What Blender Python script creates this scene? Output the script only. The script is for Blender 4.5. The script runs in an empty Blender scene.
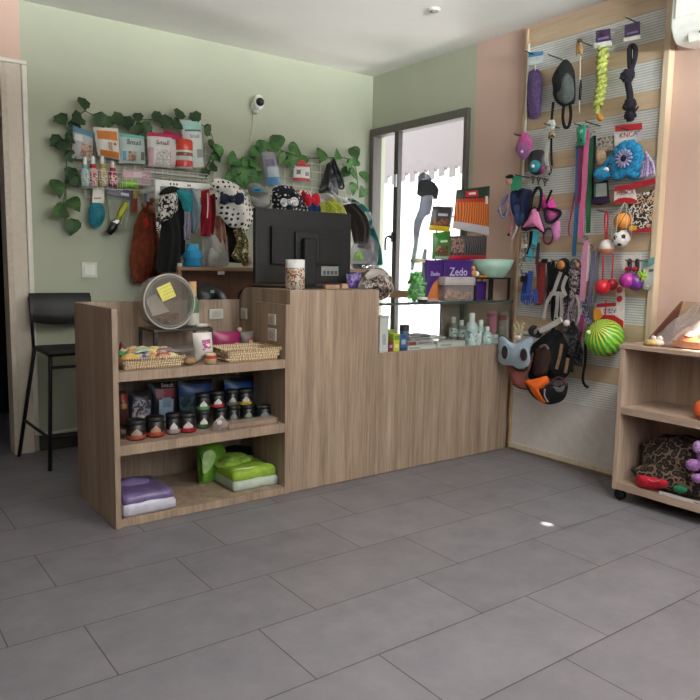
import bpy, bmesh, math, random
from mathutils import Vector as V, Matrix, noise
random.seed(7)
C = bpy.context.scene.collection
sc = bpy.context.scene
PI = math.pi
# ------------------------------------------------------------------ camera
FPX, YAW, PIT, ROL, CH = 707.917, math.radians(36.524), math.radians(6.835), math.radians(0.9706), 1.1
cy, sy, cp, sp = math.cos(YAW), math.sin(YAW), math.cos(PIT), math.sin(PIT)
FW = V((sy*cp, cy*cp, -sp)); RT0 = V((cy, -sy, 0)); UP0 = RT0.cross(FW)
RT = math.cos(ROL)*RT0 + math.sin(ROL)*UP0
UP = -math.sin(ROL)*RT0 + math.cos(ROL)*UP0
CAM = V((0, 0, CH))
cd = bpy.data.cameras.new('camera'); co = bpy.data.objects.new('camera', cd); C.objects.link(co)
cd.sensor_width = 36; cd.sensor_fit = 'HORIZONTAL'; cd.lens = 36*FPX/700; cd.clip_start = .02
mw = Matrix.Identity(4)
for i in range(3):
    mw[i][0] = RT[i]; mw[i][1] = UP[i]; mw[i][2] = -FW[i]; mw[i][3] = CAM[i]
co.matrix_world = mw
sc.camera = co
# measured points: a sight line met with a known plane of the room
def ray(px, py): return FW + RT*((px-350)/FPX) - UP*((py-350)/FPX)
def AX(px, py, x): d = ray(px, py); return CAM + d*(x/d.x)
def AY(px, py, y): d = ray(px, py); return CAM + d*(y/d.y)
def AZ(px, py, z): d = ray(px, py); return CAM + d*((z-CH)/d.z)
def mpp(p): return (p-CAM).dot(FW)/FPX
# ------------------------------------------------------------------ room numbers
XR, YB, HC = 3.345, 4.285, 2.484
XBD = 3.315            # face of the display board
YC = 2.84              # counter front
def B(l, d=.03): return [AX(x, y, XBD-d) for x, y in l]
def W(l, y=YB-.06): return [AY(a, b, y) for a, b in l]
NB, NW, NZ = V((-1, 0, 0)), V((0, -1, 0)), V((0, 0, 1))
# ------------------------------------------------------------------ materials
def lin(c):
    if isinstance(c, str):
        c = [int(c[i:i+2], 16)/255 for i in (1, 3, 5)]
        c = [x/12.92 if x <= .04045 else ((x+.055)/1.055)**2.4 for x in c]
    return tuple(c)+(1,)
def k(c, f): return tuple(min(1, x*f) for x in c[:3])+(1,)
MC = {}
def base(name):
    m = bpy.data.materials.new(name); m.use_nodes = True
    nt = m.node_tree; b = nt.nodes['Principled BSDF']
    return m, nt, b
def coords(nt, sx=1, sy_=1, sz=1, loc=(0, 0, 0)):
    t = nt.nodes.new('ShaderNodeTexCoord'); mp = nt.nodes.new('ShaderNodeMapping')
    mp.inputs['Scale'].default_value = (sx, sy_, sz); mp.inputs['Location'].default_value = loc
    nt.links.new(t.outputs['Object'], mp.inputs['Vector']); return mp.outputs['Vector']
def ramp(nt, fac, stops, const=False):
    r = nt.nodes.new('ShaderNodeValToRGB'); e = r.color_ramp.elements
    if const: r.color_ramp.interpolation = 'CONSTANT'
    while len(e) < len(stops): e.new(.5)
    for el, (p, c) in zip(e, stops): el.position = p; el.color = c
    nt.links.new(fac, r.inputs['Fac']); return r.outputs['Color']
def nz(nt, vec, scale, det=3, rough=.6):
    n = nt.nodes.new('ShaderNodeTexNoise'); n.inputs['Scale'].default_value = scale
    n.inputs['Detail'].default_value = det; n.inputs['Roughness'].default_value = rough
    nt.links.new(vec, n.inputs['Vector']); return n.outputs['Fac']
def bump(nt, b, h, s, d=.005):
    u = nt.nodes.new('ShaderNodeBump'); u.inputs['Strength'].default_value = s; u.inputs['Distance'].default_value = d
    nt.links.new(h, u.inputs['Height']); nt.links.new(u.outputs['Normal'], b.inputs['Normal'])
def mat(c, rough=.55, metal=0, var=.1, scale=40, bp=0, key=None):
    kk = ('m', c, rough, metal, var, scale, bp)
    if kk in MC: return MC[kk]
    m, nt, b = base('plain_%s' % (c if isinstance(c, str) else len(MC)))
    col = lin(c); v = coords(nt); n = nz(nt, v, scale)
    nt.links.new(ramp(nt, n, [(.3, k(col, 1-var)), (.7, k(col, 1+var))]), b.inputs['Base Color'])
    b.inputs['Roughness'].default_value = rough; b.inputs['Metallic'].default_value = metal
    if bp: bump(nt, b, n, bp)
    MC[kk] = m; return m
def fab(c, var=.25, scale=60): return mat(c, .9, 0, var, scale, .4)
def fur(c): return mat(c, .95, 0, .5, 90, 1.0)
def gloss(c, r=.25): return mat(c, r, 0, .06, 20)
def blotch(cols, scale=30, rough=.5):
    kk = ('b', tuple(cols), scale, rough)
    if kk in MC: return MC[kk]
    m, nt, b = base('print_%d' % len(MC)); v = coords(nt); n = nz(nt, v, scale, 2)
    s = [(.0 if i == 0 else .36+.28*(i-.5)/max(1, len(cols)-1), lin(c)) for i, c in enumerate(cols)]
    nt.links.new(ramp(nt, n, s, True), b.inputs['Base Color']); b.inputs['Roughness'].default_value = rough
    MC[kk] = m; return m
def dots(bg, fg, scale=30, size=.3, rough=.9):
    kk = ('d', bg, fg, scale, size)
    if kk in MC: return MC[kk]
    m, nt, b = base('dots_%d' % len(MC)); v = coords(nt, 1, .15, 1)
    vo = nt.nodes.new('ShaderNodeTexVoronoi'); vo.inputs['Scale'].default_value = scale; vo.inputs['Randomness'].default_value = .35
    nt.links.new(v, vo.inputs['Vector'])
    nt.links.new(ramp(nt, vo.outputs['Distance'], [(0, lin(fg)), (size, lin(bg))], True), b.inputs['Base Color'])
    b.inputs['Roughness'].default_value = rough; MC[kk] = m; return m
def leopard(bg, mid, ring, scale=22):
    m, nt, b = base('leopard'); v = coords(nt)
    vo = nt.nodes.new('ShaderNodeTexVoronoi'); vo.inputs['Scale'].default_value = scale
    nt.links.new(v, vo.inputs['Vector'])
    nt.links.new(ramp(nt, vo.outputs['Distance'], [(0, lin(mid)), (.3, lin(ring)), (.55, lin(bg)), (.75, lin(ring))], True), b.inputs['Base Color'])
    b.inputs['Roughness'].default_value = .95; bump(nt, b, nz(nt, v, 120), .6); return m
def stripes(c1, c2, scale=20, axis='X', dist=2):
    kk = ('s', c1, c2, scale, axis, dist)
    if kk in MC: return MC[kk]
    m, nt, b = base('stripes_%d' % len(MC)); v = coords(nt)
    w = nt.nodes.new('ShaderNodeTexWave'); w.bands_direction = axis; w.inputs['Scale'].default_value = scale; w.inputs['Distortion'].default_value = dist
    nt.links.new(v, w.inputs['Vector'])
    nt.links.new(ramp(nt, w.outputs['Fac'], [(.35, lin(c1)), (.6, lin(c2))]), b.inputs['Base Color'])
    b.inputs['Roughness'].default_value = .7; MC[kk] = m; return m
def clear(c='#ffffff', op=.12, rough=.08):
    kk = ('c', c, op, rough)
    if kk in MC: return MC[kk]
    m, nt, b = base('clear_%d' % len(MC))
    tr = nt.nodes.new('ShaderNodeBsdfTransparent'); tr.inputs['Color'].default_value = k(lin(c), .98)
    mx = nt.nodes.new('ShaderNodeMixShader'); lw = nt.nodes.new('ShaderNodeLayerWeight'); lw.inputs['Blend'].default_value = .5; fr = nt.nodes.new('ShaderNodeMath'); fr.operation = 'POWER'; fr.inputs[1].default_value = 5; nt.links.new(lw.outputs['Facing'], fr.inputs[0])
    f2 = nt.nodes.new('ShaderNodeMath'); f2.operation = 'MULTIPLY_ADD'; f2.inputs[1].default_value = .8; f2.inputs[2].default_value = .03; nt.links.new(fr.outputs[0], f2.inputs[0]); fr = f2
    ad = nt.nodes.new('ShaderNodeMath'); ad.operation = 'ADD'; ad.use_clamp = True; ad.inputs[1].default_value = op
    nt.links.new(fr.outputs[0], ad.inputs[0]); nt.links.new(ad.outputs[0], mx.inputs['Fac'])
    n = nz(nt, coords(nt), 9)
    nt.links.new(ramp(nt, n, [(.3, k(lin(c), .8 if op > .035 else .97)), (.7, lin(c))]), b.inputs['Base Color']); b.inputs['Roughness'].default_value = rough
    if op <= .035: b.inputs['Metallic'].default_value = 1; ad.inputs[1].default_value = 0
    nt.links.new(tr.outputs[0], mx.inputs[1]); nt.links.new(b.outputs[0], mx.inputs[2])
    nt.links.new(mx.outputs[0], nt.nodes['Material Output'].inputs['Surface'])
    MC[kk] = m; return m
def wood(a, b_, c, sx=7, sz=.5, rough=.5, axis='z'):
    m, nt, b = base('laminate_%d' % len(MC)); MC[len(MC)] = m
    s = {'z': (sx, sx, sz), 'x': (sz, sx, sx), 'y': (sx, sz, sx)}[axis]
    n1 = nz(nt, coords(nt, *s), 1.6, 4, .65); s2 = tuple(x*8 for x in s); n2 = nz(nt, coords(nt, *s2), 1.5, 2)
    mx = nt.nodes.new('ShaderNodeMath'); mx.operation = 'MULTIPLY_ADD'; mx.inputs[1].default_value = .35
    nt.links.new(n2, mx.inputs[0]); 
    h = nt.nodes.new('ShaderNodeMath'); h.operation = 'MULTIPLY'; h.inputs[1].default_value = .68
    nt.links.new(n1, h.inputs[0]); nt.links.new(h.outputs[0], mx.inputs[2])
    nt.links.new(ramp(nt, mx.outputs[0], [(.34, lin(a)), (.52, lin(b_)), (.68, lin(c))]), b.inputs['Base Color'])
    b.inputs['Roughness'].default_value = rough; bump(nt, b, n2, .08, .002); return m
LAM = wood('#776454', '#97826f', '#ae9985', sx=11)
LAMY = wood('#806c5b', '#9c8774', '#af9b88', axis='y')
LAML = wood('#a08060', '#b99a78', '#c8ac8b')
DARKW = wood('#4f2f20', '#63402b', '#734d36')
BLK = mat('#0b0b0d', .5); BLKF = fab('#0d0d10'); BLKP = gloss('#101114', .3)
WHT = gloss('#e8e8e4', .35); STEEL = mat('#9a9a98', .3, 1); WIRE = gloss('#cfcec6', .4)
GREYM = gloss('#77736c', .45)
# ------------------------------------------------------------------ mesh builder
def resample(p, n):
    d = [0]
    for a, b in zip(p, p[1:]): d.append(d[-1]+(b-a).length)
    out = []
    for i in range(n):
        t = d[-1]*i/(n-1); j = 0
        while j < len(p)-2 and d[j+1] < t: j += 1
        L = d[j+1]-d[j]; out.append(p[j].lerp(p[j+1], 0 if L == 0 else (t-d[j])/L))
    return out
def cat(p, s=4, closed=False):
    n = len(p); out = []
    rng = range(n) if closed else range(n-1)
    for i in rng:
        if closed: a, b, c, d = p[i-1], p[i], p[(i+1) % n], p[(i+2) % n]
        else: a, b, c, d = p[max(0, i-1)], p[i], p[i+1], p[min(n-1, i+2)]
        for q in range(s):
            t = q/s; t2 = t*t; t3 = t2*t
            out.append(.5*((2*b)+(c-a)*t+(2*a-5*b+4*c-d)*t2+(3*b-a-3*c+d)*t3))
    if not closed: out.append(p[-1])
    return out
class MB:
    def __init__(s, m=None): s.v = []; s.f = []; s.fm = []; s.sm = []; s.m = m or WHT
    def use(s, m): s.m = m; return s
    def add(s, vs, fs, smooth=True):
        o = len(s.v); s.v += [V(x) for x in vs]
        for f in fs: s.f.append([o+i for i in f]); s.fm.append(s.m); s.sm.append(smooth)
        return s
    def ob(s, c, x, y, z):
        vs = [c+x*a+y*b+z*d for a in (-1, 1) for b in (-1, 1) for d in (-1, 1)]
        return s.add(vs, [(0, 1, 3, 2), (4, 6, 7, 5), (0, 4, 5, 1), (2, 3, 7, 6), (0, 2, 6, 4), (1, 5, 7, 3)], False)
    def box(s, x0, x1, y0, y1, z0, z1):
        return s.ob(V(((x0+x1)/2, (y0+y1)/2, (z0+z1)/2)), V((abs(x1-x0)/2, 0, 0)), V((0, abs(y1-y0)/2, 0)), V((0, 0, abs(z1-z0)/2)))
    def tube(s, p, r, n=8, closed=False, caps=True):
        N = len(p); vs = []; up = None
        for i in range(N):
            a = p[i-1] if (i or closed) else p[0]; b = p[(i+1) % N] if (i < N-1 or closed) else p[-1]
            t = (b-a).normalized() if (b-a).length > 1e-9 else V((0, 0, 1))
            if up is None: up = t.orthogonal().normalized()
            up = (up-t*up.dot(t))
            up = up.normalized() if up.length > 1e-6 else t.orthogonal().normalized()
            w = t.cross(up); ri = r[i] if isinstance(r, (list, tuple)) else r
            for q in range(n): vs.append(p[i]+(up*math.cos(2*PI*q/n)+w*math.sin(2*PI*q/n))*ri)
        fs = []
        for i in range(N if closed else N-1):
            j = (i+1) % N
            for q in range(n): fs.append((i*n+q, i*n+(q+1) % n, j*n+(q+1) % n, j*n+q))
        if caps and not closed: fs += [tuple(range(n))[::-1], tuple((N-1)*n+q for q in range(n))]
        return s.add(vs, fs)
    def cyl(s, a, b, r, r2=None, n=16): return s.tube([a, b], [r, r if r2 is None else r2], n)
    def lathe(s, c, prof, n=20, ax=None):
        ax = V(ax or (0, 0, 1)).normalized(); u = ax.orthogonal().normalized(); w = ax.cross(u); vs = []; fs = []
        for r, h in prof:
            for q in range(n): vs.append(c+ax*h+(u*math.cos(2*PI*q/n)+w*math.sin(2*PI*q/n))*max(r, 1e-4))
        for i in range(len(prof)-1):
            for q in range(n): fs.append((i*n+q, i*n+(q+1) % n, (i+1)*n+(q+1) % n, (i+1)*n+q))
        return s.add(vs, fs)
    def ball(s, c, r, n=16, m_=10, ax=None, wob=0, seed=0):
        if not isinstance(r, (tuple, list)): r = (r, r, r)
        X, Y, Z = (ax or (V((1, 0, 0)), V((0, 1, 0)), V((0, 0, 1)))); vs = []; fs = []
        for i in range(m_+1):
            th = PI*i/m_
            for q in range(n):
                ph = 2*PI*q/n; d = V((math.sin(th)*math.cos(ph), math.sin(th)*math.sin(ph), math.cos(th)))
                f = 1+wob*noise.noise(d*3+V((seed, seed*.7, 0))) if wob else 1
                vs.append(c+(X*d.x*r[0]+Y*d.y*r[1]+Z*d.z*r[2])*f)
        for i in range(m_):
            for q in range(n): fs.append((i*n+q, i*n+(q+1) % n, (i+1)*n+(q+1) % n, (i+1)*n+q))
        return s.add(vs, fs)
    def prism(s, p, n, t):
        n = n.normalized(); K = len(p)
        return s.add(list(p)+[a+n*t for a in p], [tuple(range(K))[::-1], tuple(range(K, 2*K))]+[(i, (i+1) % K, K+(i+1) % K, K+i) for i in range(K)], False)
    def puff(s, p, n, t, fold=0, fq=40, back=.35, rings=6, smooth=3, wob=.25, seed=1, ctr=None):
        p = cat(p, smooth, True) if smooth > 1 else list(p)
        c = ctr or sum(p, V())/len(p); K = len(p); u = n.cross(NZ)
        u = u.normalized() if u.length > .01 else V((1, 0, 0))
        vs = []; fs = []
        def ring(sgn):
            o = len(vs)
            for r in range(rings):
                a = (r/rings)*PI/2*.98; sc_ = 1-(r/rings)**1.25*1.0; w = math.sin(a)*t*sgn
                for q in p:
                    P = c+(q-c)*sc_; h = w
                    if r: h += sgn*(fold*math.sin(fq*(P-c).dot(u)+3*noise.noise(P*6+V((seed, 0, 0))))*min(1, r/2)+t*wob*noise.noise(P*22+V((seed*3.1, 0, 0))))
                    vs.append(P+n*h)
            vs.append(c+n*(t*sgn))
            for r in range(rings-1):
                for q in range(K): fs.append((o+r*K+q, o+r*K+(q+1) % K, o+(r+1)*K+(q+1) % K, o+(r+1)*K+q))
            e = o+rings*K
            for q in range(K): fs.append((o+(rings-1)*K+q, o+(rings-1)*K+(q+1) % K, e))
        ring(1)
        if back: ring(-back)
        return s.add(vs, fs)
    def loft(s, L, R, n, t, fold=0, nf=4, nu=16, nv=14, seed=0, thick=.012):
        L = resample(L, nv+1); R = resample(R, nv+1); vs = []; fs = []; N = nu+1
        for sd in (1, 0):
            for j in range(nv+1):
                for i in range(N):
                    u = i/nu; P = L[j].lerp(R[j], u)
                    if sd: P = P+n*(thick*math.sin(PI*u)**.5+t*math.sin(PI*u)*math.sin(PI*min(1, .15+j/nv*.8))+fold*math.sin(2*PI*nf*u+seed+1.3*math.sin(3*j/nv+seed))*math.sin(PI*u)**.5)
                    vs.append(P)
        o = (nv+1)*N
        for j in range(nv):
            for i in range(nu):
                a = j*N+i; fs.append((a, a+1, a+N+1, a+N)); fs.append((o+a, o+a+N, o+a+N+1, o+a+1))
        for j in range(nv):
            a = j*N; fs.append((a, a+N, o+a+N, o+a)); a += nu; fs.append((a, o+a, o+a+N, a+N))
        for i in range(nu):
            fs.append((i, o+i, o+i+1, i+1)); a = nv*N+i; fs.append((a, a+1, o+a+1, o+a))
        return s.add(vs, fs)
    def strap(s, p, n, w, th=.003, sm=4):
        p = cat(p, sm) if sm > 1 and len(p) > 2 else p; N = len(p); vs = []
        for i in range(N):
            t = (p[min(N-1, i+1)]-p[max(0, i-1)]).normalized(); sd = t.cross(n).normalized(); wi = w[int(i/(N-1)*(len(w)-1))] if isinstance(w, list) else w
            vs += [p[i]+sd*wi/2, p[i]-sd*wi/2, p[i]-sd*wi/2+n*th, p[i]+sd*wi/2+n*th]
        fs = [(0, 1, 2, 3), ((N-1)*4+3, (N-1)*4+2, (N-1)*4+1, (N-1)*4)]
        for i in range(N-1):
            for q in range(4): fs.append((i*4+q, i*4+(q+1) % 4, i*4+4+(q+1) % 4, i*4+4+q))
        return s.add(vs, fs, False)
    def text(s, body, o, u, v, h, align='CENTER'):
        cu = bpy.data.curves.new('t', 'FONT'); cu.body = body; cu.align_x = align; cu.extrude = .03; cu.resolution_u = 2
        ob = bpy.data.objects.new('t', cu); C.objects.link(ob)
        me = ob.evaluated_get(bpy.context.evaluated_depsgraph_get()).to_mesh(); u = u.normalized(); v = v.normalized(); w = u.cross(v)
        s.add([o+(u*q.co.x+v*q.co.y)*h*1.35+w*(q.co.z*.02) for q in me.vertices], [tuple(f.vertices) for f in me.polygons], False)
        bpy.data.objects.remove(ob); bpy.data.curves.remove(cu); return s
    def build(s, name, parent=None, org=None, bevel=0):
        me = bpy.data.meshes.new(name); org = org if org is not None else V()
        me.from_pydata([tuple(a-org) for a in s.v], [], s.f); ms = []
        for m in s.fm:
            if m not in ms: ms.append(m)
        for m in ms: me.materials.append(m)
        for pl, m, q in zip(me.polygons, s.fm, s.sm): pl.material_index = ms.index(m); pl.use_smooth = q
        b = bmesh.new(); b.from_mesh(me); bmesh.ops.recalc_face_normals(b, faces=b.faces); b.to_mesh(me); b.free()
        o = bpy.data.objects.new(name, me); C.objects.link(o)
        if parent: o.parent = parent
        else: o.location = org
        if bevel:
            bv = o.modifiers.new('bevel', 'BEVEL'); bv.width = bevel; bv.segments = 2; bv.limit_method = 'ANGLE'
        return o
class Th:
    all = []
    def __init__(s, name, label, ca, group=None): s.n, s.l, s.c, s.g = name, label, ca, group; s.ps = []; Th.all.append(s)
    def p(s, name, mb, under=None, bevel=0, label=None): s.ps.append([name, mb, under, bevel, label]); return len(s.ps)-1
    def done(s):
        allv = [v for q in s.ps for v in q[1].v]
        lo = [min(v[i] for v in allv) for i in range(3)]; hi = [max(v[i] for v in allv) for i in range(3)]
        org = V(((lo[0]+hi[0])/2, (lo[1]+hi[1])/2, lo[2]))
        if len(s.ps) == 1: r = s.ps[0][1].build(s.n, None, org, s.ps[0][3])
        else:
            r = bpy.data.objects.new(s.n, None); C.objects.link(r); r.location = org; r.empty_display_size = .05; obs = []
            for n, mb, u, bv, lb in s.ps:
                o = mb.build(n, r if u is None else obs[u], org, bv); obs.append(o)
                if lb: o['label'] = lb
        r['label'] = s.l; r['category'] = s.c
        if s.g: r['group'] = s.g
        return r
def struct(name, mb, bevel=0, parent=None):
    o = mb.build(name, parent, None, bevel)
    if not parent: o['kind'] = 'structure'
    return o
# ================================================================== THE SETTING
def wallmat(c, bp=.15):
    m, nt, b = base('paint_'+c); v = coords(nt); n = nz(nt, v, 2.5, 3); n2 = nz(nt, v, 180, 2); col = lin(c)
    nt.links.new(ramp(nt, n, [(.3, k(col, .965)), (.7, k(col, 1.03))]), b.inputs['Base Color'])
    b.inputs['Roughness'].default_value = .85; bump(nt, b, n2, bp, .002); return m
GREEN, PINK, CEIL, WARM = wallmat('#b2b6a1'), wallmat('#cfb0a1'), wallmat('#e6e4df'), wallmat('#bdb3a8')
def floormat():
    m, nt, b = base('stoneware_tiles'); TW, TH_ = .636, .3175
    v = coords(nt, 1, 1, 1, (-(.996-.636*9), -(1.152-.3175*10), 0))
    br = nt.nodes.new('ShaderNodeTexBrick'); br.offset = .667; br.offset_frequency = 2; br.squash = 1
    for n_, x in (('Scale', 1), ('Mortar Size', .0019), ('Mortar Smooth', .1), ('Bias', 0), ('Brick Width', TW), ('Row Height', TH_)): br.inputs[n_].default_value = x
    br.inputs['Color1'].default_value = lin('#77747a'); br.inputs['Color2'].default_value = lin('#706d72'); br.inputs['Mortar'].default_value = lin('#353230')
    nt.links.new(v, br.inputs['Vector']); c0 = coords(nt)
    n = nz(nt, c0, 5, 6, .7); mx = nt.nodes.new('ShaderNodeMix'); mx.data_type = 'RGBA'; mx.blend_type = 'MULTIPLY'; mx.inputs['Factor'].default_value = 1
    nt.links.new(br.outputs['Color'], mx.inputs['A']); nt.links.new(ramp(nt, n, [(.3, (.84, .84, .85, 1)), (.7, (1.1, 1.09, 1.07, 1))]), mx.inputs['B'])
    nt.links.new(mx.outputs['Result'], b.inputs['Base Color'])
    r = ramp(nt, n, [(.3, (.46,)*3+(1,)), (.7, (.36,)*3+(1,))]); nt.links.new(r, b.inputs['Roughness'])
    b.inputs['Specular IOR Level'].default_value = .45
    iv = nt.nodes.new('ShaderNodeMath'); iv.operation = 'SUBTRACT'; iv.inputs[0].default_value = 1; nt.links.new(br.outputs['Fac'], iv.inputs[1])
    bump(nt, b, iv.outputs[0], .4, .002); return m
XL, YF, TH = -3.4, -1.6, .12
struct('floor', MB(floormat()).box(XL-TH, XR+TH, YF-TH, YB+1.3, -.06, 0))
struct('ceiling', MB(CEIL).box(XL-TH, XR+TH, YF-TH, YB+TH, HC, HC+.08))
# back wall: doorway at the left end
DX0, DX1, DZ = -.12, .83, 2.075
CB = .921
struct('wall_back', MB(GREEN).box(CB, XR+TH, YB, YB+TH, 0, HC).use(PINK).box(XL-TH, DX0, YB, YB+TH, 0, HC).box(DX0, DX1, YB, YB+TH, DZ, HC).box(DX1, CB, YB, YB+TH, 0, HC))
# right wall with the tall window in the corner
WY0, WY1, WZ0, WZ1 = 3.275, YB-.012, .42, 2.1
struct('wall_right', MB(GREEN).box(XR, XR+TH, 3.24, WY0, WZ0, HC).box(XR, XR+TH, WY0, YB, WZ1, HC).box(XR, XR+TH, WY1, YB, 0, WZ1).use(PINK).box(XR, XR+TH, 3.24, WY1, 0, WZ0).box(XR, XR+TH, YF, 3.24, 0, HC))
struct('wall_left', MB(WARM).box(XL-TH, XL, YF, YB, 0, HC))
# front wall with the shop window (unseen, behind the camera; high sill shaped to lift the light)
FX0, FX1, FZ0, FZ1 = -.4, 3.25, 1.3, 2.42
struct('wall_front', MB(WARM).box(XL-TH, FX0, YF-TH, YF, 0, HC).box(FX1, XR+TH, YF-TH, YF, 0, HC).box(FX0, FX1, YF-TH, YF, 0, FZ0).box(FX0, FX1, YF-TH, YF, FZ1, HC))
wf = MB(GREYM)
for a, b_ in ((FX0, FX0+.06), (1.25, 1.31), (FX1-.06, FX1)): wf.box(a, b_, YF-.08, YF-.03, FZ0, FZ1)
wf.box(FX0, FX1, YF-.08, YF-.03, FZ0, FZ0+.06).box(FX0, FX1, YF-.08, YF-.03, FZ1-.06, FZ1)
w2 = struct('window_2', wf); struct('pane', MB(clear('#f4f8f8', .03, .02)).box(FX0+.05, FX1-.05, YF-.058, YF-.052, FZ0+.05, FZ1-.05), 0, w2)
# window_1
fr = MB(mat('#5f5a54', .5, 0, .05)); dx0, dx1 = XR-.03, XR+.05
fr.box(dx0, dx1, WY1-.045, WY1, WZ0, WZ1-.0555).box(dx0, dx1, WY0, WY0+.032, WZ0, WZ1-.0555).box(dx0, dx1, WY0, WY1, WZ1-.055, WZ1).box(dx0, dx1, WY0+.03205, WY1-.0455, WZ0, WZ0+.05)
w1 = struct('window_1', fr, .004)
sa = MB(mat('#4d4a47', .45, 0, .05)).box(XR-.02, XR+.02, 3.955, 4.0, WZ0+.05, WZ1-.055)
struct('mullion', sa, .003, w1)
struct('mid_rail', MB(LAMY).box(XR-.025, XR+.03, WY0+.032, WY1-.045, .868, .925), .003, w1)
struct('pane', MB(clear('#ffffff', .02, .02)).box(XR+.004, XR+.009, WY0+.032, WY1-.045, WZ0+.05, WZ1-.055), 0, w1)
hd = MB(mat('#34363a', .3)); hp = AX(393, 237, XR-.02)
hd.cyl(hp+V((.01, 0, 0)), hp+V((-.03, 0, 0)), .012)
hd.tube(cat([hp+V((-.03, 0, .005)), hp+V((-.045, .022, -.005)), hp+V((-.045, .032, -.05)), hp+V((-.045, .03, -.1))], 4), .008)
hd.box(hp.x-.008, hp.x+.012, hp.y-.014, hp.y+.014, hp.z-.035, hp.z+.035)
struct('window_handle', hd, 0, w1)
struct('sash_catch', MB(gloss('#dfe3e6')).box(XR-.03, XR-.018, 3.96, 3.985, 1.66, 1.75), .003, w1)
# outside the window: a canopy front, a fence of pale bars
ex = MB(mat('#7d7675', .9, 0, .0)).box(4.75, 4.85, 2.2, 7.5, 2.02, 3.3)
for i in range(38): ex.box(4.74, 4.75, 2.3+i*.14, 2.3+i*.14+.075, 1.93+.02*(i % 2), 2.03)
struct('exterior_canopy', ex)
ex = MB(mat('#f2f2ef', .8, 0, .03))
for i in range(38): ex.box(4.76, 4.79, 2.3+i*.14+.08, 2.3+i*.14+.12, .1, 2.02)
ex.box(4.75, 4.8, 2.2, 7.5, 1.42, 1.56).box(4.75, 4.8, 2.2, 7.5, .1, .2)
struct('exterior_fence', ex)
struct('exterior_ground', MB(mat('#b9b4ac', .9)).box(XR+TH, 9, .5, 8, -.12, -.06))
# doorway: dark passage and painted casing
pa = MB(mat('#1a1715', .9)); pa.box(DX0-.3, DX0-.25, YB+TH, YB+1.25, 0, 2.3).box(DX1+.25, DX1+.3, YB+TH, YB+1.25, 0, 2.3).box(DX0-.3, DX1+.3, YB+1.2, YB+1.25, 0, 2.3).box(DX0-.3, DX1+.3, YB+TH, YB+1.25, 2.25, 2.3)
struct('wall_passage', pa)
CAS = mat('#cbbfae', .5, 0, .04)
dz2 = 2.168; cs = MB(CAS)
cs.box(DX1, .915, YB-.02, YB, 0, dz2-.02).box(DX0-.09, DX0, YB-.02, YB, 0, dz2-.02).box(DX0, DX1, YB-.02, YB, DZ, dz2-.02)
d1 = struct('door_1', cs, .003)
b2 = MB(gloss('#dcd6c9', .4)).box(.915, .943, YB-.032, YB, .1, dz2-.0245).box(DX0-.12, .943, YB-.032, YB, dz2-.024, dz2)
struct('bead', b2, .005, d1)
struct('inner_stop', MB(mat('#c0b4a3', .5)).box(DX1-.02, DX1+.012, YB-.028, YB+.1, 0, DZ+.01).box(DX0, DX1, YB-.026, YB+.1, DZ-.02, DZ+.012), .002, d1)
bb = MB(mat('#3a332c', .6)).box(.945, XR, YB-.014, YB, 0, .093).use(gloss('#d2d2c6', .4)).box(.945, XR, YB-.016, YB, .093, .107)
struct('baseboard_back', bb)
struct('baseboard_right', MB(mat('#a8917f', .6)).box(XR-.012, XR, YF, 1.9, 0, .07))
# ------------------------------------------------------------------ small fixtures
p = AY(89, 270, YB); t = Th('light_switch', 'white square light switch on the green wall above the bar stool', 'light switch')
t.p('plate', MB(gloss('#d9d8cc')).box(p.x-.045, p.x+.045, YB-.011, YB, p.z-.045, p.z+.045), bevel=.003)
t.p('rocker', MB(gloss('#e5e4da')).box(p.x-.03, p.x+.03, YB-.016, YB-.009, p.z-.03, p.z+.03), bevel=.002)
t = Th('security_camera', 'small white security camera with black face high on the green wall', 'security camera')
p = AY(252.5, 107, YB-.006); q = AY(260, 102, YB-.1)
t.p('mount', MB(WHT).ball(p+V((0, -.01, 0)), (.016, .014, .028)).tube([p+V((0, -.012, -.01)), p.lerp(q, .45)+V((0, 0, -.05)), q+V((-.005, .02, -.03))], [.011, .012, .012]))
t.p('body', MB(WHT).ball(q+V((0, .016, 0)), (.036, .03, .05)))
fd = V((-.45, -.9, -.12)).normalized()
h_ = t.p('face', MB(BLKP).lathe(q+fd*.008, [(.0, .016), (.02, .015), (.026, .008), (.028, -.01)], 20, fd))
t.p('lens', MB(gloss('#303640', .1)).lathe(q+fd*.016, [(0, .012), (.009, .011), (.011, .004)], 14, fd), h_)
pts = [p+V((0, -.006, -.03)), AY(253, 125, YB-.006), AY(251, 140, YB-.006), AY(250, 160, YB-.006), AY(252, 178, YB-.006)]
t.p('cable', MB(gloss('#c9ccba')).tube(cat(pts, 5), .0035, 6))
d = ray(434, 9); p = CAM+d*((HC-CH)/d.z); t = Th('smoke_detector', 'tiny white round fixture on the ceiling above the window end', 'smoke detector')
t.p('ring', MB(gloss('#c9c9c4')).lathe(p, [(.034, 0), (.034, -.008), (.028, -.014), (.02, -.012)], 24)); t.p('lens', MB(gloss('#8d8f8c')).lathe(p, [(.021, -.003), (.014, -.017), (0, -.02)], 20))
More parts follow.
